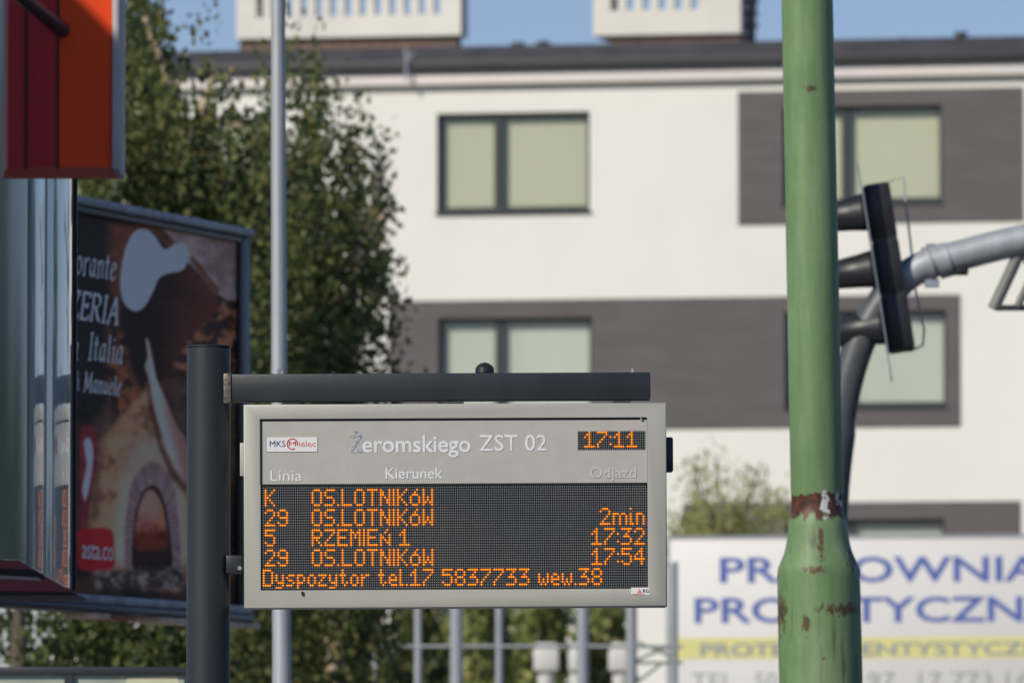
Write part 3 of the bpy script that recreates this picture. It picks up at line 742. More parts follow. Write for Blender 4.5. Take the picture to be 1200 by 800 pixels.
# ================================================================== NOTICE BOARD at the lower left
nd = 40.0; k = nd / FPX
nb0 = at(100, 790, nd)
nb = empty('notice_board', (nb0.x, nb0.y, 0), 'low dark framed board with pale green panels at the bottom left corner', 'notice board')
nx = lambda px: (px - 100) * k
nz = lambda py: nb0.z + (790 - py) * k
M_palegreen = paint('pale_green_panel', (.36, .42, .34), .4, vary=.25, scale=3)
M_yelgr = paint('pale_yellow_panel', (.60, .58, .40), .4, vary=.1, scale=3)
MB().box(nx(-60), nx(218), -.05, .06, nz(790), nz(781), .006).box(nx(76), nx(86), -.048, .05, nz(960), nz(790) - .001).box(nx(-60), nx(-52), -.048, .05, nz(960), nz(790) - .001).box(nx(216), nx(222), -.048, .05, nz(960), nz(790) - .001).box(nx(-60), nx(222), -.05, .06, nz(970), nz(960) - .001).build('board_frame', M_bframe_d, nb)
MB().box(nx(-52) + .001, nx(76) - .001, -.02, .02, nz(960), nz(790) - .002).build('board_panel', M_palegreen, nb)
MB().box(nx(86) + .001, nx(216) - .001, -.02, .02, nz(960), nz(790) - .002).build('board_panel', M_palegreen, nb)
MB().prism([(nx(150), -.024, nz(794)), (nx(208), -.024, nz(791)), (nx(214), -.024, nz(815)), (nx(140), -.024, nz(815))], (0, .003, 0)).build('paper_notice', M_yelgr, nb, None)
for p in (-40, 200): MB().box(nx(p) - .04, nx(p) + .04, -.04, .04, -.005, nz(970) - .001).build('board_leg', M_bframe_d, nb)

# ================================================================== SHOP KIOSK (red sign, glossy panels) at the left
kio0 = Vector((-2.6, 24, 0))
kio = empty('shop_kiosk', kio0, 'red box sign over glossy curved reflective panels at the left edge', 'shop sign')
def kl(v): return Vector(v) - kio0
def gloss_mat():
    b = NB('glossy_white_panel'); v = b.obj(); f = b.noise(b.mapping(v, (1, 1, .35)), 1.6, 3)
    c = b.ramp(f, [(.3, (.33, .41, .39)), (.7, (.43, .50, .50))])  # faint tint of mirrored sky and trees put into the base colour
    return b.done(b.princ(c, .05, 0, .6, **{'IOR': 1.65}))
M_gloss = gloss_mat()
def gloss_dark():
    b = NB('glossy_panel_green_reflection'); v = b.obj(); f = b.noise(b.mapping(v, (1, 1, .35)), 1.3, 3)
    s = b.n('ShaderNodeSeparateXYZ'); b.l(v, s.inputs[0])
    c = b.ramp(f, [(.3, (.12, .18, .12)), (.7, (.36, .42, .42))])  # dark green tree reflections painted into the white panel's base colour
    return b.done(b.princ(c, .13, 0, .6, **{'IOR': 1.6}))
M_gloss2 = gloss_dark()
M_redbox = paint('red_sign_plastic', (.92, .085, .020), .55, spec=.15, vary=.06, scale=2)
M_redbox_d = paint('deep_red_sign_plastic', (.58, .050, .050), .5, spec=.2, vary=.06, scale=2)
M_rededge = paint('grey_white_edge', (.56, .49, .49), .6, spec=.2, vary=.12, scale=6)
M_seam = paint('dark_seam', (.02, .012, .014), .6)
def mirror_profile(pa, pbx, D0, tx_of, n=40):
    """plan outline of a bent glossy panel from pixel column pa (right end, distance D0) towards pbx"""
    pts = []; D = D0; px = pa; st = (pbx - pa) / n
    for i in range(n + 1):
        tx = (px - 600) / FPX; P = np.array([D * tx, D])
        pts.append((P[0], P[1], px))
        Tt = np.array([tx_of(px), 29.95])
        o = Tt - P; o /= np.linalg.norm(o); ii = np.array([tx, 1.0]); ii /= np.linalg.norm(ii)
        nn = o - ii
        Dp = -(D / FPX) * nn[0] / (tx * nn[0] + nn[1])
        D += Dp * st; px += st
    return pts
def glossy(pts, ybot, mat, ytop=-110):
    mb_ = MB(); top = at(0, ytop, pts[0][1]).z
    fr_b, fr_t, bk_b, bk_t = [], [], [], []
    for x, y, px in pts:
        zb = at(px, ybot(px), y).z
        for L, dx, z in ((fr_b, 0, zb), (fr_t, 0, top), (bk_b, -.05, zb), (bk_t, -.05, top)):
            L.append(mb_.bm.verts.new(kl((x + dx, y + (.0 if dx == 0 else .01), z))))
    for i in range(len(pts) - 1):
        mb_.bm.faces.new((fr_b[i], fr_b[i + 1], fr_t[i + 1], fr_t[i])); mb_.bm.faces.new((bk_b[i + 1], bk_b[i], bk_t[i], bk_t[i + 1]))
        mb_.bm.faces.new((fr_t[i], fr_t[i + 1], bk_t[i + 1], bk_t[i])); mb_.bm.faces.new((fr_b[i + 1], fr_b[i], bk_b[i], bk_b[i + 1]))
    for i in (0, -1): mb_.bm.faces.new((fr_b[i], fr_t[i], bk_t[i], bk_b[i]))
    return mb_.build('glossy_panel', mat, kio, 60)
ybot = lambda px: 655 + max(0, px - 22) * (37 / 66)
lin = lambda a, ta, b, tb: (lambda px: ta + (tb - ta) * (px - a) / (b - a))
pr1 = mirror_profile(85, 54, 26.6, lin(83, -1.12, 62, .62))
pr2 = mirror_profile(53, 37, pr1[-1][1] + .01, lin(51, -1.12, 38.5, .62))
pr3 = mirror_profile(36, -14, pr2[-1][1] + .02, lin(36, 1.1, -10, 3.2))
glossy(pr1, ybot, M_gloss); glossy(pr2, ybot, M_gloss); glossy(pr3, ybot, M_gloss2)
for px_, D_ in ((86.5, pr1[0][1] + .02), (53.5, pr1[-1][1] + .03), (36.4, pr2[-1][1] + .03)):
    wd = .009 if px_ > 80 else .0016
    p = at(px_, 400, D_); zb = at(px_, ybot(px_), D_).z
    MB().box(p.x - kio0.x - wd, p.x - kio0.x + wd, p.y - kio0.y - .01, p.y - kio0.y + .02, zb, 4.55).build('panel_edge', M_seam, kio, None)
# red box sign
plan = [(6, 23.10), (9, 23.06), (30, 23.025), (67.5, 23.0), (130, 23.02), (142, 23.05)]
zb_ = at(80, 196.5, 23.02).z; zt_ = 4.75
P3 = lambda q, z: kl((at(q[0], 200, q[1]).x, q[1], z))
back = [(at(130.5, 200, 23.02).x, 23.42), (at(6, 200, 23.2).x - .02, 23.42)]
ring = [P3(q, 0) for q in plan[:5]] + [kl((back[0][0], back[0][1], 0)), kl((back[1][0], back[1][1], 0))]
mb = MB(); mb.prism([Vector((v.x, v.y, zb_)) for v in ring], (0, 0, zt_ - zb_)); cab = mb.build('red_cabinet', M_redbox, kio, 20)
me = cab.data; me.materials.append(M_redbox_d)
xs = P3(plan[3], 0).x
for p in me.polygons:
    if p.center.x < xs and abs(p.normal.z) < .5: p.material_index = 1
e0, e1 = P3(plan[4], 0), P3(plan[5], 0)
MB().box(e0.x + .002, e1.x - .004, e0.y - .012, e0.y + .36, zb_ - .006, zt_, .008).build('edge_strip', M_rededge, cab)
for q in (plan[2], plan[3]):
    v = P3(q, 0); MB().box(v.x - .0035, v.x + .0035, v.y - .004, v.y + .01, zb_ - .004, zt_).build('seam', M_seam, cab, None)
MB().tube([kl(at(-70, -95, 22.0)), kl(at(20, -8, 22.7)), kl(at(74, 36, 22.985))], .021, 10).build('bracket', M_bframe_d, kio)
# underside trim with red stripes
def wedge(pts, D, dep, mat, name):
    MB().prism([kl(at(px, py, D)) for px, py in pts], (0, dep, 0)).build(name, mat, kio, None)
M_trimred = paint('trim_red', (.28, .03, .035), .4, vary=.2)
M_trimpale = paint('trim_pale', (.42, .38, .27), .4, vary=.2)
wedge([(-30, 656), (22, 656), (40, 667), (-30, 664)], 24.6, .5, M_trimred, 'striped_trim')
wedge([(-30, 664.3), (40, 667.3), (56, 677), (-30, 672)], 24.6, .5, M_seam, 'striped_trim')
wedge([(-30, 672.3), (44, 676), (50, 680), (-30, 676)], 24.6, .5, M_trimpale, 'striped_trim')
wedge([(50.5, 676), (58, 677.5), (86, 693), (-30, 692), (-30, 676.3), (50.5, 680.3)], 24.6, .5, M_trimred, 'striped_trim')
wedge([(-30, 692.3), (86, 693.3), (92, 697), (-30, 698)], 24.6, .6, M_seam, 'striped_trim')
# unseen body added left of frame, shaped to shade the sign it carries
M_shadebody = wall_mat('shade_body_render', (.5, .48, .44))
bx0, bx1, by0, by1, hz = -8.4, -3.4, 14.0, 23.2, 6.03
MB().box(bx0 - kio0.x, bx1 - kio0.x, by0 - kio0.y, by1 - kio0.y, -.005, hz - .2).build('unseen_shade_body', M_shadebody, kio)
MB().box(bx0 - kio0.x - .1, bx1 - kio0.x, by0 - kio0.y - .1, by1 - kio0.y + .02, hz - .198, hz, .01).build('unseen_shade_roof', M_roof, kio)
for zz in (4.55, 4.72):
    MB().box(bx1 - kio0.x, -1.5 - kio0.x, 23.4 - 24, 23.5 - 24, zz - .04, zz + .04).box(bx1 - kio0.x - .02, bx1 - kio0.x + .1, 23.0 - 24, 23.5 - 24, zz - .05, zz + .05).build('support_arm', M_bframe_d, kio)
MB().box(-2.0 - kio0.x, -1.45 - kio0.x, 24.0 - 24, 26.5 - 24, 4.40, 4.5).build('panel_hanger', M_bframe_d, kio)

# ================================================================== SILVER LAMP POST
ld = 40.0; k = ld / FPX
lb = at(328, 500, ld); lb.z = 0
lp = empty('lamp_post', lb, 'slim silver galvanised lamp post running behind the display', 'lamp post')
lx = lambda px: (px - 328) * k
zat = lambda py: at(328, py, ld).z
mb = MB()
mb.tube([(lx(333), 0, -.005), (lx(332), 0, 1.2), (lx(330.5), 0, zat(760)), (lx(327), 0, zat(430)), (lx(325), 0, zat(0)), (lx(324), 0, 7.6)], [.055, .052, .044, .037, .033, .028], 18)
mb.build('post', M_steel, lp)
MB().tube([(lx(333), 0, 0), (lx(333), 0, .5)], .065, 16).build('base_sleeve', M_steel, lp)
MB().tube([(lx(324), 0, 7.6), (lx(324) - .1, -.1, 7.85), (lx(324) - .5, -.4, 7.95)], .028, 10).build('lamp_arm', M_steel, lp)
MB().box(-.12, .12, -.3, .3, -.05, .05, .03, M=Matrix.Translation((lx(324) - .7, -.55, 7.95)) @ Matrix.Rotation(R(-52), 4, 'Z')).build('lamp_head', M_blackpl, lp)

# ================================================================== TRAFFIC LIGHT AND MAST
td = 48.0; k = td / FPX
tb = at(968, 800, td); tb.z = -.12
ms = empty('traffic_mast', tb, 'curved grey mast arm bending up from behind the green pole', 'traffic mast')
tl = lambda px, py, D=td: at(px, py, D) - tb
ctrl = [(969, 1020), (970, 700), (973, 600), (979, 530), (990, 460), (1006, 405), (1026, 366), (1050, 334), (1082, 312), (1130, 298), (1200, 281), (1330, 258), (1480, 238)]
def crom(pts, n=6):
    out = []
    for i in range(len(pts) - 1):
        p0, p1, p2, p3 = [np.array(pts[min(max(i + j, 0), len(pts) - 1)], float) for j in (-1, 0, 1, 2)]
        for t in np.linspace(0, 1, n, endpoint=False):
            out.append(tuple(.5 * ((2 * p1) + (-p0 + p2) * t + (2 * p0 - 5 * p1 + 4 * p2 - p3) * t * t + (-p0 + 3 * p1 - 3 * p2 + p3) * t ** 3)))
    return out + [pts[-1]]
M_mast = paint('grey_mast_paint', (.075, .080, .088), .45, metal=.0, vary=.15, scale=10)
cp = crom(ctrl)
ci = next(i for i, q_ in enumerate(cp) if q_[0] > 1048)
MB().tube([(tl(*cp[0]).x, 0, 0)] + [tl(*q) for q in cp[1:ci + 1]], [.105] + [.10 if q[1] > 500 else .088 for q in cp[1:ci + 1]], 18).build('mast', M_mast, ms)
MB().tube([tl(*q) for q in cp[ci:]], .0865, 18).build('arm', M_steel, ms)
def ring_on(px0, py0, px1, py1, r):
    return MB().tube([tl(px0, py0), tl(px1, py1)], r, 18)
ring_on(1086, 311, 1092, 309, .104).build('clamp', M_steel, ms); ring_on(1098, 307.5, 1112, 303.5, .098).build('clamp', M_steel, ms)
a = tl(1090, 290); MB().box(a.x - .02, a.x + .03, -.03, .03, a.z - .04, a.z + .02).build('clamp_bolt', M_bolt, ms)
MB().box(a.x - .03, a.x + .05, -.05, .05, tl(1090, 330).z - .03, tl(1090, 330).z + .01).build('clamp_bolt', M_bolt, ms)
a = tl(1122, 318); MB().box(a.x - .05, a.x + .06, -.06, .06, a.z - .02, a.z + .02, .008).build('cable_box', M_blackpl, ms)
# triangular frame hanging under the arm
tf0 = at(1195, 330, td)
tf = empty('triangle_frame', tf0, 'pale grey triangular open frame hanging under the mast arm at the right edge', 'sign frame')
M_tri = paint('pale_grey_frame', (.17, .175, .17), .5, vary=.1)
q = lambda px, py, y=0: Vector(((px - 1195) * k, y, (330 - py) * k))
MB().tube([q(1198, 289), q(1164, 362)], .034, 12).build('side_bar', M_tri, tf)
MB().tube([q(1198, 289, .002), q(1231, 362)], .030, 12).build('side_bar', M_tri, tf)
MB().box(q(1166, 0).x, q(1230, 0).x, -.03, .03, q(0, 364).z, q(0, 357.5).z, .004).build('bottom_bar', M_blackpl, tf)
MB().tube([q(1206, 330, -.01), q(1192, 360, -.01)], .022, 10).build('brace', M_tri, tf)
# signal head, lenses facing left
hc = at(1040, 314.5, td)
tr_ = empty('traffic_light', hc, 'black three lamp traffic light seen from its side, tilted beside the green pole', 'traffic light', rot=(0, R(-8.8), R(-2.55)))
H = .955
mbh = MB()
for i in range(3):
    z0 = -H / 2 + i * H / 3
    mbh.box(-.068, .084, -.16, .16, z0 + .003, z0 + H / 3 - .003, .02, 2)
mbh.box(-.064, .081, -.155, .155, -H / 2 + .01, H / 2 - .01)
mbh.build('signal_body', M_blackpl, tr_)
for zz, off in ((.325, .36), (0, .38), (-.325, .41)):
    mbv = MB(); n = 18; rings = []
    for (xx, rr) in ((-.068, .118), (-.10, .114), (-.16, .104), (-off, .080)):
        row = []
        for j in range(n + 1):
            t = R(-52) + R(284) * j / n
            L = xx if xx > -.12 else xx * (1 - .10 * max(0, -math.sin(t)))
            row.append(mbv.bm.verts.new((L, rr * math.cos(t), zz + rr * math.sin(t))))
        rings.append(row)
    for A, B in zip(rings, rings[1:]):
        for j in range(n): mbv.bm.faces.new((A[j], A[j + 1], B[j + 1], B[j]))
    vz = mbv.build('visor', M_blackpl, tr_, 50)
    sm = vz.modifiers.new('thickness', 'SOLIDIFY'); sm.thickness = .006
    colr = {.325: (.16, .012, .01), 0: (.2, .11, .01), -.325: (.01, .10, .06)}[zz]
    MB().tube([(-.074, 0, zz), (-.088, 0, zz), (-.094, 0, zz)], [.105, .09, .04], 20).build('lens', paint('signal_lens', colr, .2), tr_)
M_board = paint('pale_board_edge', (.26, .31, .38), .5)
MB().box(-.076, -.0705, -.30, .30, H / 2 + .003, .60).box(-.076, -.0705, -.30, .30, -.62, -H / 2 - .003).box(-.076, -.0705, .163, .30, -H / 2, H / 2).box(-.076, -.0705, -.30, -.163, -H / 2, H / 2).build('backing_board', M_board, tr_)
M_rod = paint('pale_rod', (.42, .44, .45), .5)
rodp = [(.06, 0, H / 2), (.165, 0, H / 2 + .02), (.15, 0, .10), (.135, 0, -.10), (.15, 0, -H / 2 + .10), (.13, 0, -H / 2 + .02), (.05, 0, -H / 2 - .004)]
MB().tube(rodp, .0065, 8).build('bracket_rod', M_rod, tr_)
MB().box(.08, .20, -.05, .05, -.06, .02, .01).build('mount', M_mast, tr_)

# ================================================================== GREEN POLE
gd = 25.0; k = gd / FPX
gb = at(976.5, 800, gd); gb.z = -.004
def green_mat(zr0, zr1):
    b = NB('weathered_green_paint'); v = b.obj(); s = b.n('ShaderNodeSeparateXYZ'); b.l(v, s.inputs[0])
    X, Z = s.outputs[0], s.outputs[2]
    nz_ = b.math('ADD', b.math('MULTIPLY', b.noise(b.mapping(v, (1, 1, .10)), 20, 6, .65), .6), b.math('MULTIPLY', b.noise(b.mapping(v, (1, 1, .5)), 7, 6, .7), .4))
    base = b.ramp(nz_, [(.36, (.125, .220, .095)), (.5, (.170, .275, .128)), (.64, (.235, .325, .185))])
    # streaks below the collar
    stz = b.math('MULTIPLY', b.math('LESS_THAN', Z, zr1), b.math('GREATER_THAN', Z, zr0 - .62))
    stn = b.noise(b.mapping(v, (30, 30, 3.2), (3.1, 0, 0)), 1.0, 4, .65)
    stm = b.math('MULTIPLY', b.math('MULTIPLY', b.math('SUBTRACT', stn, .60), 9, clamp=True), stz)
    c = b.mix(b.math('MULTIPLY', stm, .75), base, (.07, .065, .04))
    # rust spots
    sp = b.noise(b.mapping(v, (1, 1, .6), (.37, 0, 0)), 34, 6, .72)
    low = b.math('LESS_THAN', Z, zr1)
    thr = b.math('SUBTRACT', .76, b.math('MULTIPLY', low, .055))
    spm = b.math('MULTIPLY', b.math('SUBTRACT', sp, thr), 22, clamp=True)
    rust = b.ramp(b.noise(v, 40, 4), [(.3, (.028, .018, .014)), (.55, (.10, .036, .022)), (.8, (.19, .075, .045))])
    c = b.mix(spm, c, rust)
    # torn rust collar
    jag = b.noise(b.mapping(v, (34, 34, 14)), 1, 6, .75); jag2 = b.noise(b.mapping(v, (45, 45, 9), (5, 2, 1)), 1, 6, .8)
    up = b.math('LESS_THAN', Z, b.math('ADD', zr1 - .03, b.math('MULTIPLY', jag, .055)))
    dn = b.math('GREATER_THAN', Z, b.math('ADD', zr0 - .085, b.math('MULTIPLY', jag2, .17)))
    c = b.mix(b.math('MULTIPLY', up, dn), c, rust)
    # chipped white primer
    for (cx, cz, rx, rz) in (((964 - 956) * k, (zr0 + zr1) / 2 + .004, .0135, .036), ((979 - 956) * k, zr1 - .016, .006, .02), ((983 - 956) * k, zr1 - .03, .004, .015)):
        dx = b.math('DIVIDE', b.math('SUBTRACT', X, cx), rx); dz = b.math('DIVIDE', b.math('SUBTRACT', Z, cz), rz)
        d = b.math('ADD', b.math('SQRT', b.math('ADD', b.math('MULTIPLY', dx, dx), b.math('MULTIPLY', dz, dz))), b.math('MULTIPLY', b.math('SUBTRACT', b.noise(v, 60, 5, .7), .5), 4.0))
        fr = b.math('LESS_THAN', s.outputs[1], 0)
        c = b.mix(b.math('MULTIPLY', b.math('LESS_THAN', d, .8), fr), c, (.62, .63, .62))
    # long rust smear on the base
    for (cx, cz, rx, rz, th) in (((988 - 962) * k, at(0, 713, gd).z, .05, .014, 1.15), ((945 - 962) * k, at(0, 730, gd).z, .012, .026, .9), ((955 - 960) * k, at(0, 667, gd).z, .03, .010, 1.1), ((916 - 962) * k, at(0, 716, gd).z, .016, .045, 1.0), ((1000 - 962) * k, at(0, 650, gd).z, .012, .04, 1.1), ((964 - 962) * k, at(0, 770, gd).z, .009, .008, .8), ((958 - 956) * k, at(0, 635, gd).z, .008, .045, 1.1), ((956 - 956) * k, at(0, 105, gd).z, .016, .012, .8)):
        dx = b.math('DIVIDE', b.math('SUBTRACT', X, cx), rx); dz = b.math('DIVIDE', b.math('SUBTRACT', Z, cz), rz)
        d = b.math('ADD', b.math('SQRT', b.math('ADD', b.math('MULTIPLY', dx, dx), b.math('MULTIPLY', dz, dz))), b.math('MULTIPLY', b.math('SUBTRACT', b.noise(b.mapping(v, (1, 1, .55)), 75, 6, .8), .5), 6.5))
        fr = b.math('LESS_THAN', s.outputs[1], 0)
        m = b.math('MULTIPLY', b.math('MULTIPLY', b.math('SUBTRACT', th + .1, d), 3, clamp=True), fr)
        c = b.mix(b.math('MULTIPLY', m, .85), c, rust)
    return b.done(b.princ(c, .5, 0, .4, bump=b.noise(v, 30, 5, .6), bstr=.25, bdist=.004))
zr0, zr1 = at(0, 604, gd).z, at(0, 577, gd).z
gp = empty('green_pole', gb, 'thick green painted steel pole with a rusty torn collar, in front of the banner', 'pole', rot=(0, R(-1.03), 0))
M_green = green_mat(zr0, zr1)
gz = lambda py: at(0, py, gd).z
rings = [(0, 49), (.05, 49), (gz(760), 49), (gz(690), 48.7), (gz(672), 48.5), (gz(665), 48), (gz(660), 46.5), (gz(648), 41), (gz(640), 38.5), (gz(630), 36.5), (gz(615), 34.8), (gz(606), 33.5), (gz(601), 31.0), (gz(590), 30.4), (gz(578), 30.4), (gz(576), 30.9), (gz(300), 30.6), (gz(0), 30.3), (6.2, 29.5)]
MB().tube([(0, 0, z) for z, r in rings], [r * k for z, r in rings], 40).build('pole_shaft', M_green, gp, 30)
MB().tube([(0, 0, 6.2), (0, 0, 6.23), (0, 0, 6.3)], [.08, .08, .02], 24).build('pole_cap', M_green, gp)

# ================================================================== SIGN POST with its arm
sdp = 30.0; k = sdp / FPX
pc = at(244.5, 500, 30.1); pc.z = 0
sp_ = empty('sign_post', pc, 'thick graphite steel post with a horizontal arm over the display', 'sign post')
zt = at(244, 407, 30.1).z
r_ = 25.6 * k
MB().tube([(0, 0, -.004), (0, 0, zt - .004), (0, 0, zt)], [r_, r_, r_ - .003], 36).build('post', M_post, sp_)
MB().tube([(0, 0, zt + .001), (0, 0, zt + .006)], r_ + .002, 36).build('cap', M_post, sp_)
MB().tube([(0, 0, 0), (0, 0, .012)], .17, 28).build('base_plate', M_post, sp_)
roll = R(-.26)
ax = lambda px: at(px, 455, 30.1).x - pc.x
za = lambda py: at(500, py, 30.1).z
arm = MB().box(ax(271), ax(762), -.05, .05, za(471), za(439), .006, M=Matrix.Translation((ax(268), 0, za(455))) @ Matrix.Rotation(roll, 4, 'Y') @ Matrix.Translation((-ax(268), 0, -za(455)))).build('arm', M_post, sp_)
MB().box(ax(262), ax(271) + .002, -.056, .056, za(474), za(438), .006).build('weld_plate', M_weld, sp_)
for p_, h_ in ((327, 9), (331, 7), (742, 8)):
    z0 = za(440) + (0 if p_ < 500 else .006)
    MB().tube([(ax(p_), -.02, z0), (ax(p_), -.02, z0 + h_ * k * .8)], .0075, 10).build('bolt', M_bolt, arm)
mb = MB(); zd = za(437.5) + .003
mb.tube([(ax(568), 0, zd), (ax(568), 0, zd + .018), (ax(568), 0, zd + .027), (ax(568), 0, zd + .033), (ax(568), 0, zd + .036)], [.034, .032, .024, .014, .003], 20).build('sensor_dome', M_blackpl, arm)
MB().box(ax(266), ax(284), -.06, -.005, za(672), za(651), .003).build('clamp', M_post, sp_)
MB().tube([(ax(282), -.075, za(666)), (ax(282), -.058, za(666))], .008, 10).build('bolt', M_bolt, sp_)

# ================================================================== DEPARTURE DISPLAY
dc = at(533.5, 592, sdp)
dp = empty('departure_display', dc, 'light grey electronic departure board with amber LED timetable hanging from the graphite arm', 'display board', rot=(0, roll, 0))
X = lambda px: (px - 533.5) * k
Z = lambda py: (592 - py) * k
hs = MB()
hs.box(X(285.5), X(781.5), .012, .17, Z(711.5), Z(472.5), .008, 3)
loops = []
for (a, b, c, d, y) in ((X(285.6), X(781.4), Z(711.4), Z(472.6), .0135), (X(285.6), X(781.4), Z(711.4), Z(472.6), .005), (X(286.2), X(780.8), Z(710.8), Z(473.2), .0018), (X(287.3), X(779.7), Z(709.7), Z(474.3), 0), (X(304.6), X(759.6), Z(691), Z(489.6), 0), (X(305.2), X(759.0), Z(690.4), Z(490.2), .0008), (X(305.3), X(758.9), Z(690.3), Z(490.3), .0115)):
    loops.append([hs.bm.verts.new(p) for p in ((a, y, c), (b, y, c), (b, y, d), (a, y, d))])
for A, B in zip(loops, loops[1:]):
    for q_ in range(4): hs.bm.faces.new((A[q_], A[(q_ + 1) % 4], B[(q_ + 1) % 4], B[q_]))
hs.build('housing', M_house, dp, 40)
MB().box(X(305), X(759), .0095, .0118, Z(690.6), Z(490)).build('gasket', M_black, dp, None)
pn = MB()
cx0, cx1, cz0, cz1 = X(677.5), X(757), Z(527.8), Z(505.5)
grid_h = [(cx0, cx1, cz0, cz1)]
for (a, b, c, d) in ((X(306.3), cx0, Z(566), Z(492)), (cx1, X(758.6), Z(566), Z(492)), (cx0, cx1, cz1, Z(492)), (cx0, cx1, Z(566), cz0)):
    pn.poly([(a, .006, c), (b, .006, c), (b, .006, d), (a, .006, d)])
pn.build('front_panel', M_panel, dp, None)
# LED matrices
PX_, PZ_ = 2.503 * k, 2.934 * k
lx0, lz0 = X(308.6), Z(573.2)
M_ledoff = led_panel_mat(PX_, PZ_, lx0, lz0)
led = MB().box(X(306.6), X(758.6), .005, .009, Z(690.2), Z(568)).build('led_panel', M_ledoff, dp, None)
mleft = MB().box(X(306.6), X(758.6), .002, .0085, Z(690.4), Z(688.2)).box(X(306.6), X(758.6), .002, .0085, Z(568.6), Z(566.4)).build('led_bezel', M_black, dp, None)
F = {
 'K': '10001 10010 10100 11000 10100 10010 10001', 'O': '01110 10001 10001 10001 10001 10001 01110',
 'S': '01111 10000 10000 01110 00001 00001 11110', '.': '0 0 0 0 0 0 1', 'L': '10000 10000 10000 10000 10000 10000 11111',
 'T': '11111 00100 00100 00100 00100 00100 00100', 'N': '10001 11001 11001 10101 10011 10011 10001', 'I': '1 1 1 1 1 1 1',
 'ó': '00010 00100 01110 10001 10001 10001 01110', 'W': '10001 10001 10001 10101 10101 11011 10001',
 'R': '11110 10001 10001 11110 10100 10010 10001', 'Z': '11111 00001 00010 00100 01000 10000 11111',
 'E': '11111 10000 10000 11110 10000 10000 11111', 'M': '10001 11011 10101 10101 10001 10001 10001',
 'ń': '00010 00100 10001 11001 10101 10011 10001', 'D': '11110 10001 10001 10001 10001 10001 11110',
 '1': '00100 01100 10100 00100 00100 00100 11111', '2': '01110 10001 00001 00010 00100 01000 11111',
 '3': '11111 00010 00100 01110 00001 00001 11110', '4': '00010 00110 01010 10010 11111 00010 00010',
 '5': '11111 10000 11110 00001 00001 10001 01110', '7': '11111 00001 00010 00100 01000 10000 10000',
 '8': '01110 10001 10001 01110 10001 10001 01110', '9': '01110 10001 10001 01111 00001 10001 01110',
 ':': '0 0 1 0 0 1 0', 'y': '0000 0000 1001 1001 1001 0111 0001 1110', 's': '0000 0000 0111 1000 0110 0001 1110',
 'p': '0000 0000 1110 1001 1001 1110 1000 1000', 'o': '0000 0000 0110 1001 1001 1001 0110', 'z': '0000 0000 1111 0010 0100 1000 1111',
 't': '0100 0100 1110 0100 0100 0101 0010', 'r': '0000 0000 1011 1100 1000 1000 1000', 'e': '0000 0000 0110 1001 1111 1000 0111',
 'l': '10 10 10 10 10 10 11', 'w': '00000 00000 10001 10001 10101 10101 01010', 'm': '0000000 0000000 1110110 1001001 1001001 1001001 1001001',
 'i': '10 00 10 10 10 10 11', 'n': '0000 0000 1110 1001 1001 1001 1001'}
def led_text(s, col, row, x0, z0, px_, pz_, parent, y=.0035):
    mb_ = MB(); core = MB(); c = col
    for ch in s:
        if ch == ' ': c += 3; continue
        rows = F[ch].split()
        for r, bits in enumerate(rows):
            for j, bt in enumerate(bits):
                if bt == '1':
                    cx, cz = x0 + (c + j) * px_, z0 - (row + r) * pz_
                    mb_.poly([(cx + px_ * .56 * math.cos(R(30 + 60 * q)), y, cz + pz_ * .46 * math.sin(R(30 + 60 * q))) for q in range(6)])
                    core.poly([(cx + px_ * .27 * math.cos(R(30 + 60 * q)), y - .0008, cz + pz_ * .07 + pz_ * .20 * math.sin(R(30 + 60 * q))) for q in range(6)])
        c += len(rows[0]) + 1
    o = mb_.build('led_text', M_led, parent, None)
    core_o = core.build('led_text', M_ledcore, parent, None)
    return o
for s, c, r in (('K', 1, 0), ('OS.LOTNIKóW', 23, 0), ('29', 1, 8), ('OS.LOTNIKóW', 23, 8), ('5', 1, 16), ('RZEMIEń 1', 23, 16), ('29', 1, 24), ('OS.LOTNIKóW', 23, 24),
                ('Dyspozytor tel.17 5837733 wew.38', 0, 32), ('2min', 158, 8), ('17:32', 154, 16), ('17:54', 154, 24)):
    led_text(s, c, r, lx0, lz0, PX_, PZ_, led)
cpx, cpz = (cx1 - cx0) / 32, (cz1 - cz0) / 8
clx0, clz0 = cx0 + cpx / 2, cz1 - cpz / 2
ck = MB().box(cx0 + .0005, cx1 - .0005, .0065, .0092, cz0 + .0005, cz1 - .0005).build('clock_panel', led_panel_mat(cpx, cpz, clx0, clz0), dp, None)
for ch_, c_ in (('1', 3), ('7', 9), (':', 15), ('1', 17), ('1', 23)): led_text(ch_, c_, 0, clx0, clz0, cpx, cpz, ck, .0055)
# lettering
L = lambda s, x0, x1, yb, cap, m, bold=0.0: text_fit('lettering', s, X(x0), X(x1), Z(yb), cap * k, .0052, m, dp, bold, thick=.0009)
L('Ż', 410, 424, 529, 20, M_letter_peel, .012)
L('eromskiego', 425, 552, 529, 20, M_letter, .012)
L('ZST 02', 562, 641, 528, 19.5, M_letter, .002)
L('Linia', 317, 354, 562, 13, M_letter, .0)
L('Kierunek', 452, 519, 560, 13, M_letter, .006)
L('Odjazd', 692, 746, 560.5, 13, M_letter_faded, .0)
pl = MB().box(X(313), X(372), .0035, .0055, Z(528), Z(511)).build('logo_plate', M_plate, dp, None)
fr = MB()
for (a, b, c, d) in ((312, 372.5, 511, 510), (312, 313, 528, 511)): fr.box(X(a), X(b), .0048, .0058, Z(c), Z(d))
fr.build('logo_rim', M_house, dp, None)
lg = lambda s, x0, x1, yb, cap, m, bold=0.0: text_fit('logo_lettering', s, X(x0), X(x1), Z(yb), cap * k, .0028, m, pl, bold, thick=.0004)
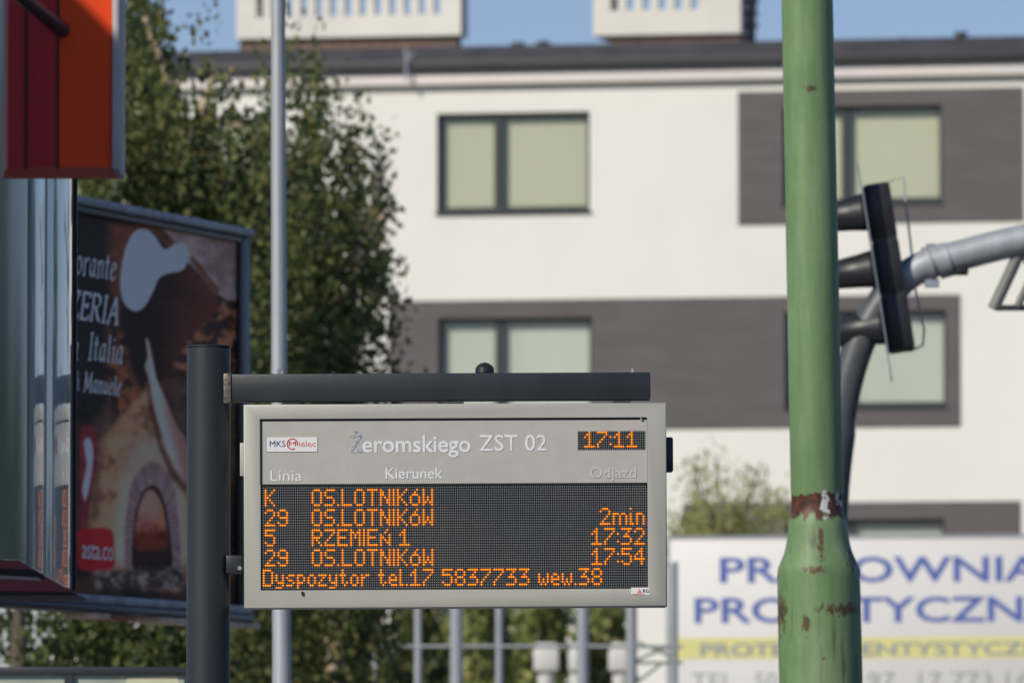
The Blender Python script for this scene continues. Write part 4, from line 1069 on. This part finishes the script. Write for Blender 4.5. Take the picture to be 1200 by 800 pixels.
lg('MKS', 316, 334.5, 522, 7.2, M_navy, .0); lg('ielec', 350.5, 370, 522, 7.2, M_pinkred, .0); lg('M', 338.5, 347, 521.5, 6, M_red, .0)
rg = MB(); cxr, czr = X(342.7), Z(519); nseg = 26
for i in range(nseg):
    t0, t1 = R(-15 + 315 * i / nseg), R(-15 + 315 * (i + 1) / nseg)
    ro, ri = 6.8 * k, 5.5 * k
    rg.poly([(cxr + ri * math.cos(t0), .0026, czr + ri * math.sin(t0)), (cxr + ro * math.cos(t0), .0026, czr + ro * math.sin(t0)), (cxr + ro * math.cos(t1), .0026, czr + ro * math.sin(t1)), (cxr + ri * math.cos(t1), .0026, czr + ri * math.sin(t1))])
rg.build('logo_ring', M_red, pl, None)
st = MB().box(X(739), X(761), -.0012, .0003, Z(697.5), Z(689)).build('maker_sticker', M_plate, dp, None)
MB().poly([(X(746), -.002, Z(695.5)), (X(752), -.002, Z(695.5)), (X(749), -.002, Z(690.5))]).poly([(X(740), -.002, Z(697)), (X(754), -.002, Z(697)), (X(754), -.002, Z(696.2)), (X(740), -.002, Z(696.2))]).build('sticker_mark', M_pinkred, st, None)
text_fit('sticker_lettering', 'RG', X(753), X(760), Z(695), 4.3 * k, -.002, M_blackpl, st, .01, thick=.0002)
# latches and small hardware
MB().box(X(281), X(287), .02, .06, Z(556), Z(517), .003).build('latch', M_house, dp)
MB().box(X(780), X(789.5), .03, .12, Z(553), Z(512.5), .006).build('hinge_box', paint('navy_black_box', (.018, .022, .035), .45), dp)
MB().tube([(X(354), -.004, Z(692)), (X(354), -.004, Z(696))], .004, 8).build('lock_pin', M_blackpl, dp)
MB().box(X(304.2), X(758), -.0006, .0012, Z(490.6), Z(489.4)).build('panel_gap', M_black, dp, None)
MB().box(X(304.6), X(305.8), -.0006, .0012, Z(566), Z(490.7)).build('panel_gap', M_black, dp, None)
MB().tube([(X(752), .0, Z(491.5)), (X(752), -.003, Z(491.5))], .004, 8).build('screw', M_bolt, dp)
for p_ in (340, 534, 730):
    MB().box(X(p_) - .03, X(p_) + .03, .06, .12, Z(473.5), Z(469.5)).build('hanger_bracket', M_post, dp)
